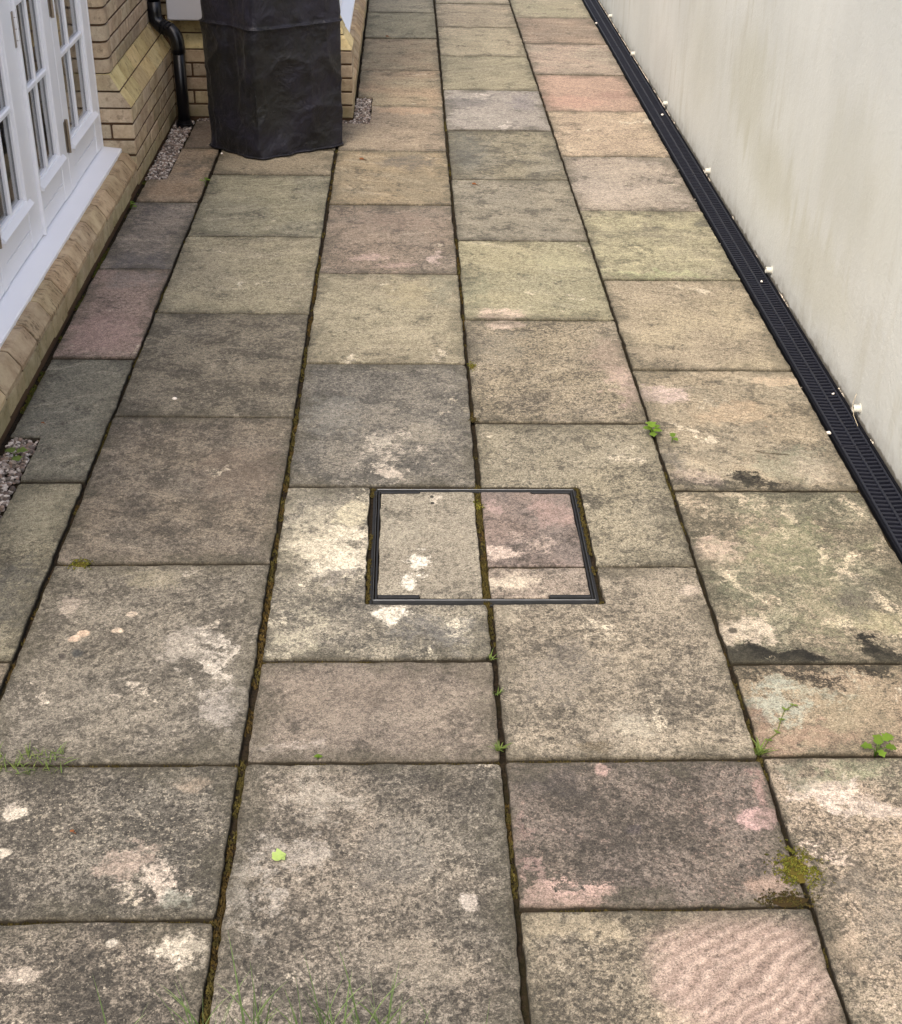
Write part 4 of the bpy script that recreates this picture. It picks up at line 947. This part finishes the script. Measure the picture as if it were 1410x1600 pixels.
# ------------------------------------------------------------------ drainage channel
M_GRATE = simple('black_grate_plastic', s2l((22,24,34)), .5, .35, .2, 12, 150, .0004)
M_PIT = simple('channel_inside', s2l((14,15,20)), .9, .1, .2)
dc = empty('drainage_channel', (1.51, 6, 0)); tag(dc, 'long black slotted drainage channel along the foot of the cream wall', 'drain')
DX0, DX1 = 1.449, 1.574
q = MB(); q.box(DX0, DX0+.010, 1.2, 13, -.04, -.001, bev=.001); q.box(DX1-.010, DX1, 1.2, 13, -.04, -.001, bev=.001); q.box(DX0, DX1, 1.2, 13, -.06, -.041); q.build('channel_body', M_PIT, dc)
def grate_mesh():
    g = MB(); x0_, x1_, xc = DX0+.0115, DX1-.0115, (DX0+DX1)/2; L = .994
    g.box(x0_, x0_+.008, 0, L, -.022, -.002, bev=.001); g.box(x1_-.008, x1_, 0, L, -.022, -.002, bev=.001); g.box(xc-.0045, xc+.0045, 0, L, -.022, -.0015, bev=.001)
    n = 39; P_ = L/n
    for i in range(n+1):
        y = i*P_; w = .0105
        for (a, b, dy) in ((x0_+.008, xc-.0045, .004), (xc+.0045, x1_-.008, -.004)):
            y0_, y1_ = y-w/2, y+w/2
            y0_ = max(0, y0_); y1_ = min(L, y1_)
            vs = []
            for x in (a, b):
                s__ = dy if x == a else -dy*0
                vs += [(x, y0_+s__, -.018), (x, y1_+s__, -.018), (x, y1_+s__, -.0045), (x, (y0_+y1_)/2+s__, -.003), (x, y0_+s__, -.0045)]
            g.add(vs, [(0,1,2,3,4)[::-1], (5,6,7,8,9)]+[(k, (k+1) % 5, 5+(k+1) % 5, 5+k) for k in range(5)])
    return g
g0 = grate_mesh().build('grate', M_GRATE, dc)
g0.location = Vector((0, 2.0, 0))-parent_world(dc)
for k in range(1, 11):
    c_ = g0.copy(); sc.collection.objects.link(c_); c_.parent = dc; c_.location = Vector((0, 2.0+k*1.0, 0))-parent_world(dc)
c_ = g0.copy(); sc.collection.objects.link(c_); c_.parent = dc; c_.location = Vector((0, 1.0, 0))-parent_world(dc); 
# crumbled mortar between the channel and the wall
M_CRUMB = simple('mortar_crumbs', s2l((196,190,178)), .9, .1, .2, 40, 200, .001, tone=True)
q = MB(); rr = random.Random(21)
def pebble(mb, x, y, z, r, rr, col):
    N = 6; vs = []; ax = [r*rr.uniform(.7, 1.3) for _ in range(3)]; rot = rr.uniform(0, 6.28); tl = rr.uniform(-.5, .5)
    for k, (zr, rad) in enumerate(((-1, .0), (-.55, .8), (.25, 1.0), (.8, .6), (1.0, .0))):
        for i in range(1 if rad == 0 else N):
            a = 6.283*i/N+.3*k; j = rr.uniform(.82, 1.15)
            X_, Y_, Z_ = math.cos(a)*rad*ax[0]*j, math.sin(a)*rad*ax[1]*j, zr*ax[2]*.7
            Z_, X_ = Z_*math.cos(tl)-X_*math.sin(tl), Z_*math.sin(tl)+X_*math.cos(tl)
            vs.append((x+X_*math.cos(rot)-Y_*math.sin(rot), y+X_*math.sin(rot)+Y_*math.cos(rot), z+Z_))
    fs = [(0, 1+(i+1) % N, 1+i) for i in range(N)]
    for b in (1, 1+N): fs += [(b+i, b+(i+1) % N, b+N+(i+1) % N, b+N+i) for i in range(N)]
    fs += [(1+2*N+i, 1+2*N+(i+1) % N, 1+3*N) for i in range(N)]
    mb.add(vs, fs, col)
y = 3.0
while y < 12:
    y += .008; d = dens(1.57, y, 50.)+(.12 if y > 8 else -.28)
    if d > 0:
        t = rr.uniform(.3, 1.1) if y < 8 else rr.uniform(.7, 1.15)
        pebble(q, 1.5765+rr.uniform(-.003, .003), y, -.006, rr.uniform(.002, .007), rr, (t, t*.96, t*.9))
    if rr.random() < .03: pebble(q, 1.4455+rr.uniform(-.002, .002), y, -.009, rr.uniform(.001, .004), rr, (rr.uniform(.15, .6),)*3)
o = q.build('mortar_crumbs', M_CRUMB, smooth=True); tag(o, 'pale mortar crumbs and grit in the gap between the drain and the wall', 'grit', kind='stuff')
# ------------------------------------------------------------------ weep pipes through the wall
M_PVC = simple('white_pvc', s2l((196,194,182)), .45, .4, .08, 30, 100, .0003)
M_HOLE = simple('pipe_bore_shade', s2l((60,58,46)), .9, .1, .2)
def weep_pipe(px, py, label, first=None):
    # find where the wall plane is hit
    r = ray(px, py); t = 1.572/r.x; y = r.y*t; z = CAM_H+r.z*t
    z = max(.020, min(.034, z))
    ro, ri, L = .0135, .0108, .026
    w = empty('weep_pipe', (1.58, y, z)); tag(w, label, 'pipe end', 'white pipe ends along the foot of the cream wall')
    mb = MB(); N = 20; vs = []
    for (xx, rr_) in ((1.5805, ro), (1.5805-L, ro), (1.5805-L, ri), (1.5805-.004, ri)):
        vs += [(xx, y+math.cos(6.283*i/N)*rr_, z+math.sin(6.283*i/N)*rr_) for i in range(N)]
    fs = []
    for k in range(3): fs += [(k*N+i, k*N+(i+1) % N, (k+1)*N+(i+1) % N, (k+1)*N+i) for i in range(N)]
    mb.add(vs, fs); mb.build('pipe_sleeve', M_PVC, w)
    mb = MB(); mb.tube([(1.5795, y, z), (1.5805-L+.005, y, z)], ri-.0003, 16); mb.build('bore_shade_fill', M_HOLE, w)  # dark fill stands in for the shade inside the open pipe mouth
    mb = MB(); mb.tube([(1.5798, y, z), (1.5765, y, z)], ro+.0035, 20); mb.build('wall_flange', M_PVC, w)
    return w, y, z
WP = [(955, 20, 'white pipe end low on the wall, farthest from the camera'), (990, 84, 'white pipe end low on the wall, second farthest, beside the far pinkish slab'),
      (1041, 157, 'white pipe end low on the wall beside the reddest slab'), (1107, 267, 'white pipe end low on the wall beside the muted pinkish grey slab'),
      (1203, 422, 'white pipe end low on the wall beside the near end of the lime tinged slab'), (1341, 636, 'nearest and largest white pipe end, with a thin dry straw across it')]
for px, py, lb in WP: wp = weep_pipe(px, py, lb)
M_STRAW = simple('dry_straw', s2l((176,164,140)), .8, .2, .15, 50)
q = MB(); yy, zz = wp[1], wp[2]; q.tube([(1.556, yy-.075, .004), (1.552, yy-.03, .02), (1.551, yy, .048), (1.562, yy+.012, .085)], .0011, 6)
o = q.build('dry_straw', M_STRAW, loc=(1.555, yy, 0)); tag(o, 'thin dry stalk leaning over the nearest white pipe end', 'stalk')
# ------------------------------------------------------------------ gravel
M_GRAVEL = simple('gravel_stone', s2l((226,220,214)), .7, .3, .15, 60, 200, .0008, tone=True)
GC = [(.82,.79,.78), (.66,.6,.58), (.40,.31,.27), (.26,.24,.23), (.46,.37,.32), (.15,.13,.12), (.95,.92,.9), (.36,.32,.30), (.2,.16,.15)]
def gravel(areas, n, label, r0=.008, z=-.010):
    mb = MB(); rr = random.Random(n)
    tot = sum((a[1]-a[0])*(a[3]-a[2]) for a in areas)
    for a in areas:
        for k in range(int(n*(a[1]-a[0])*(a[3]-a[2])/tot)):
            c = rr.choice(GC); t = rr.uniform(.8, 1.05)
            pebble(mb, rr.uniform(a[0], a[1]), rr.uniform(a[2], a[3]), z+rr.uniform(-.003, .006), r0*rr.uniform(.5, 1.25), rr, (c[0]*t*.8, c[1]*t*.8, c[2]*t*.78))
    cx = (areas[0][0]+areas[0][1])/2; cy = (areas[0][2]+areas[0][3])/2
    o = mb.build('gravel', M_GRAVEL, loc=(cx, cy, 0)); tag(o, label, 'gravel', kind='stuff'); return o
gravel([(-1.322, -1.222, 6.84, 7.93), (-1.21, -1.02, 7.942, 7.99)], 1700, 'strip of mixed pale gravel along the foot of the brick pier')
gravel([(-.302, -.212, 7.92, 8.49), (-.37, -.30, 7.91, 7.985)], 1000, 'small rectangle of white gravel at the corner of the rear brick pier', .007)
gravel([(-1.31, -1.22, 2.2, 4.035)], 2600, 'bed of white gravel beside the dull green slab at the left edge', .0085, -.012)
# ------------------------------------------------------------------ plants
def blade(mb, p, h, w, lean, az, rr, col, n=6, droop=.4):
    """a tapering folded grass blade"""
    p = Vector(p); d = Vector((math.cos(az), math.sin(az), 0)); s_ = Vector((-d.y, d.x, 0)); vs = []; fs = []
    for i in range(n+1):
        t = i/n; c = p+d*(lean*t+droop*h*t*t*t)+Vector((0, 0, h*(t-.35*droop*t*t*t))); ww = w*(1-t)**.7*(.6+.4*min(1, t*4))
        vs += [tuple(c-s_*ww), tuple(c+Vector((0, 0, -ww*.5))), tuple(c+s_*ww)]
    for i in range(n): fs += [(3*i, 3*i+1, 3*i+4, 3*i+3), (3*i+1, 3*i+2, 3*i+5, 3*i+4)]
    mb.add(vs, fs, col)
def grass_tuft(x, y, n, h, label, z=0.0, spread=.02, w=.0016, seed=1, group='grass tufts in the joints', flat=.5, az=None):
    mb = MB(); rr = random.Random(seed)
    for k in range(n):
        a = rr.uniform(0, 6.28) if az is None else az+rr.uniform(-1.2, 1.2); c = rr.uniform(.7, 1.25); hh = h*rr.uniform(.5, 1.1)
        blade(mb, (x+rr.uniform(-spread, spread), y+rr.uniform(-spread, spread)*.5, z), hh, w*rr.uniform(.7, 1.3), hh*rr.uniform(.1, flat*2), a, rr, (c*rr.uniform(.9, 1.1), c, c*.9))
    o = mb.build('grass_tuft', M_GRASS, loc=(x, y, z)); tag(o, label, 'grass', group); return o
p = G(45, 1192); grass_tuft(p[0], p[1], 110, .020, 'low fringe of grass on the joint at the left edge', spread=.085, w=.0017, seed=3, flat=.8)
p = G(780, 1172); grass_tuft(p[0], p[1], 16, .022, 'small grass tuft at the corner of the half length brown slab', spread=.008, w=.0024, seed=4, flat=.7)
p = G(1187, 1178); grass_tuft(p[0], p[1], 26, .032, 'small grass tuft at the crossing of joints beside the rust brown slab', spread=.010, w=.0026, seed=5, flat=.7)
p = G(768, 1030); grass_tuft(p[0], p[1], 9, .016, 'wisp of grass in the long joint just in front of the manhole', spread=.008, w=.002, seed=6, flat=.9)
p = G(775, 1085); grass_tuft(p[0], p[1], 9, .020, 'wisp of grass in the long joint beside the half length brown slab', spread=.01, w=.0018, seed=8, flat=.9)
M_TALL = leaf_mat('tall_grass_blade', ((92,116,66), (142,160,104)), .5, .4)
# tall blades in front of the camera
FG = [(168, 1545, 'short bent blades at the bottom left', 5), (300, 1500, 'thin tall blade beside the mossy joint, bottom left', 6), (388, 1485, 'pair of tall blades just right of the mossy joint', 7),
      (472, 1500, 'blades bending to the left at the bottom centre', 7), (520, 1510, 'thick dark green bunch at the bottom centre', 9), (575, 1490, 'tall thin stalks right of the thick bunch', 6), (600, 1512, 'broad bright blades standing rightmost of the dense group', 8),
      (640, 1555, 'single short dark blade right of the dense group', 3), (697, 1560, 'short pale blades near the bottom, right of the single dark one', 4), (742, 1575, 'lone rightmost short blade at the bottom edge', 3)]
for i, (px, pyt, lb, n) in enumerate(FG):
    yb_ = 1.52+.04*((i*37) % 5)/5
    # height so that the tip reaches the photo row pyt
    r = ray(px, pyt); t = (yb_)/r.y; ztip = CAM_H+r.z*t; xx = r.x*t
    mb = MB(); rr = random.Random(i+50)
    for k in range(int(n*1.7)):
        hh = max(.03, ztip*(1.05 if k == 0 else rr.uniform(.55, 1.0)))+.012; c = rr.uniform(.75, 1.2)
        blade(mb, (xx+rr.uniform(-.012, .012), yb_+rr.uniform(-.01, .01), -.01), hh, rr.uniform(.0026, .0044), hh*rr.uniform(0, .08), rr.choice((0, math.pi))+rr.uniform(-.9, .9), rr, (c*.95, c, c*1.0), n=9, droop=rr.uniform(.0, .16))
        if rr.random() < .5: blade(mb, (xx+rr.uniform(-.006, .006), yb_, hh*.55), hh*.28, .0022, hh*.12, rr.choice((0.2, math.pi-.2)), rr, (c, c, c), n=5, droop=.2)
    o = mb.build('grass_tuft', M_TALL, loc=(xx, yb_, 0)); tag(o, 'foreground grass: '+lb, 'grass', 'grass blades along the bottom edge')
def leaf(mb, c, L, W, az, tilt, col, lobes=3, curl=.2, roll=0.0):
    """a lobed leaf lying from c along az"""
    n = 12; M_ = Matrix.Translation(Vector(c)) @ Matrix.Rotation(az, 4, 'Z') @ Matrix.Rotation(-tilt, 4, 'Y') @ Matrix.Rotation(roll, 4, 'X'); vs = []; fs = []
    for i in range(n+1):
        t = i/n; w = W*math.sin(math.pi*min(1, t*.93+.07))**.75*(1+.28*math.sin(t*math.pi*2*lobes)); z = -curl*L*t*t
        vs += [tuple(M_ @ Vector((L*t, -w, z+w*.22))), tuple(M_ @ Vector((L*t, 0, z))), tuple(M_ @ Vector((L*t, w, z+w*.22)))]
    for i in range(n): fs += [(3*i, 3*i+1, 3*i+4, 3*i+3), (3*i+1, 3*i+2, 3*i+5, 3*i+4)]
    mb.add(vs, fs, col)
def weed(px, py, leaves, label, mat=M_WEED, seed=1, name='weed', cat='weed', group='broad leaved weeds in the joints'):
    x, y = G(px, py); mb = MB(); st = MB(); rr = random.Random(seed)
    w = empty(name, (x, y, 0)); tag(w, label, cat, group)
    for (dx, dy, h, L, W, az, tl) in leaves:
        c = rr.uniform(.85, 1.2)
        st.tube([(x, y, -.01), (x+dx*.4, y+dy*.4, h*.7), (x+dx, y+dy, h)], .0011, 6, (c*.8, c*.9, c*.7))
        mb = MB(); leaf(mb, (x+dx, y+dy, h), L, W, az, tl, (c, c, c*.9), lobes=rr.choice((2, 3))); mb.build('leaf', mat, w, smooth=True)
    st.build("stem", mat, w, smooth=True)
    return w
weed(1018, 680, [(0, .0, .030, .034, .017, 1.7, .35), (-.006, -.004, .024, .028, .014, 2.7, .2), (.006, -.008, .020, .030, .015, .2, .15), (-.002, -.012, .016, .026, .013, -1.4, .1), (.012, .004, .026, .022, .011, .8, .3)], 'bright green weed in the joint at the far corner of the sandy L slab', seed=2)
weed(1050, 690, [(0, .0, .018, .026, .011, 1.3, .3), (.002, -.004, .014, .020, .010, -.7, .1)], 'tiny green seedling just right of the brightest weed', seed=3)
weed(1368, 1178, [(0, 0, .03, .034, .013, 1.2, .3), (.016, .006, .036, .032, .014, .7, .2), (-.012, .0, .02, .026, .012, 2.8, .1), (.02, -.004, .024, .026, .012, -.1, .1), (.004, -.006, .016, .022, .010, -1.2, .0)], 'leafy green weed at the right edge on the near side of the rust brown slab', seed=4)
weed(22, 715, [(0, 0, .02, .032, .017, 2.4, .2), (.014, -.006, .024, .036, .017, .3, .2), (.012, -.028, .018, .03, .016, -.9, .1)], 'weed with three soft green leaves on the gravel at the left edge', mat=M_GRASS, seed=5)
weed(322, 288, [(0, 0, .02, .028, .010, .3, .2), (-.01, 0, .018, .026, .009, 2.9, .2), (.0, .0, .025, .024, .01, 1.4, .3)], 'small green weed in the joint in front of the black cover', seed=6)
weed(205, 325, [(0, 0, .02, .026, .009, .1, .2), (.01, -.01, .014, .024, .010, -.5, .1), (0, .01, .022, .022, .008, 1.2, .3)], 'small weed at the foot of the plinth beside the streaked slab', seed=7)
weed(497, 1186, [(0, 0, .006, .012, .005, .4, .1), (0, 0, .006, .011, .005, 2.6, .1), (0, 0, .008, .010, .004, 1.5, .1)], 'tiny green seedling on the joint beyond the largest grey slab', seed=8)
# trailing weed on the rust slab
mb = MB(); rr = random.Random(9); pts = [G(a, b) for a, b in ((1190,1176), (1200,1160), (1214,1148), (1220,1128), (1226,1112), (1240,1105))]
tw = empty('trailing_weed', (pts[0][0], pts[0][1], 0)); tag(tw, 'thin trailing weed creeping over the rust brown slab', 'weed')
mb.tube([(a, b, .004+.004*(i % 2)) for i, (a, b) in enumerate(pts)], .0011, 6, (1.1, .95, .8)); mb.build('stem', M_GRASS, tw)
mb = MB()
for i, (a, b) in enumerate(pts[1:]):
    for s_ in (-1, 1): leaf(mb, (a, b, .006), .014*rr.uniform(.7, 1.2), .003, 1.2+s_*1.0+rr.uniform(-.4, .4), .15, (1.1, 1.1, .9), 1)
mb.build('leaf', M_GRASS, tw)
# fallen leaves
M_LEAF = leaf_mat('fallen_green_leaf', ((148,172,92), (168,186,116)), .5, .2); M_DRY = leaf_mat('dry_brown_leaf', ((104,62,36), (134,84,48)), .7, .1)
x, y = G(432, 1340); mb = MB(); leaf(mb, (x-.006, y-.006, .004), .030, .017, .5, 0, (1, 1, 1), 2, .05); leaf(mb, (x, y-.014, .005), .024, .012, 1.3, 0, (1.05, 1.05, 1), 2, .05)
o = mb.build('fallen_leaf', M_LEAF, loc=(x, y, 0)); tag(o, 'pale green fallen leaf lying on the largest grey slab', 'leaf')
for (px, py, L, lb) in ((562, 250, .030, 'curled dry brown leaf on the golden brown slab'), (738, 289, .026, 'dry brown leaf near the corner of the grey tan slab'), (603, 58, .03, 'brown scrap of leaf on the far olive slab'), (110, 1302, .010, 'tiny dark scrap on the spotted slab with the diagonal smear'), (65, 663, .012, 'tiny brown scrap on the dull green slab'), (1196, 669, .006, 'black speck on the sandy slab with the algae blot')):
    x, y = G(px, py); mb = MB(); leaf(mb, (x, y, .006), L, L*.3, .3, .05, (1, 1, 1), 2, .3, .4); leaf(mb, (x+L*.7, y-L*.2, .005), L*.8, L*.24, -.3, .0, (.8, .8, .8), 2, .3, -.4)
    o = mb.build('dry_leaf', M_DRY, loc=(x, y, 0)); tag(o, lb, 'leaf', 'dry leaves and scraps on the paving')
# thin twig and loose pebbles
x, y = G(1180, 705); q = MB(); q.tube([(*G(1180,705), .003), (*G(1192,709), .004), (*G(1212,710), .003), (*G(1234,712), .003)], .0011, 6)
o = q.build('twig', simple('dark_twig', s2l((60,52,38)), .8, .2), loc=(x, y, 0)); tag(o, 'thin dark twig on the sandy slab with the algae blot', 'twig')
PB = [(273, 624, .009, 'single white pebble on the even grey brown slab'), (1295, 677, .008, 'white grit on the rim of the drain beside the sandy algae slab'), (1190, 441, .006, 'white grit on the drain just in front of the second nearest pipe end'),
      (1302, 616, .005, 'tiny white grain on the drain beyond the nearest pipe end'), (932, 37, .010, 'white pebble at the edge of the drain beside the far dark slab'), (1035, 180, .007, 'white grain on the drain beside the reddest slab'),
      (347, 241, .008, 'white pebble at the foot of the cover, by the half length tan slab')]
for px, py, r0, lb in PB:
    x, y = G(px, py); mb = MB(); pebble(mb, x, y, .003 if px < 1200 else .0015, r0, random.Random(int(px)), (1, .97, .92)); o = mb.build('pebble', M_GRAVEL, smooth=True, loc=(x, y, 0)); tag(o, lb, 'pebble', 'loose white pebbles')
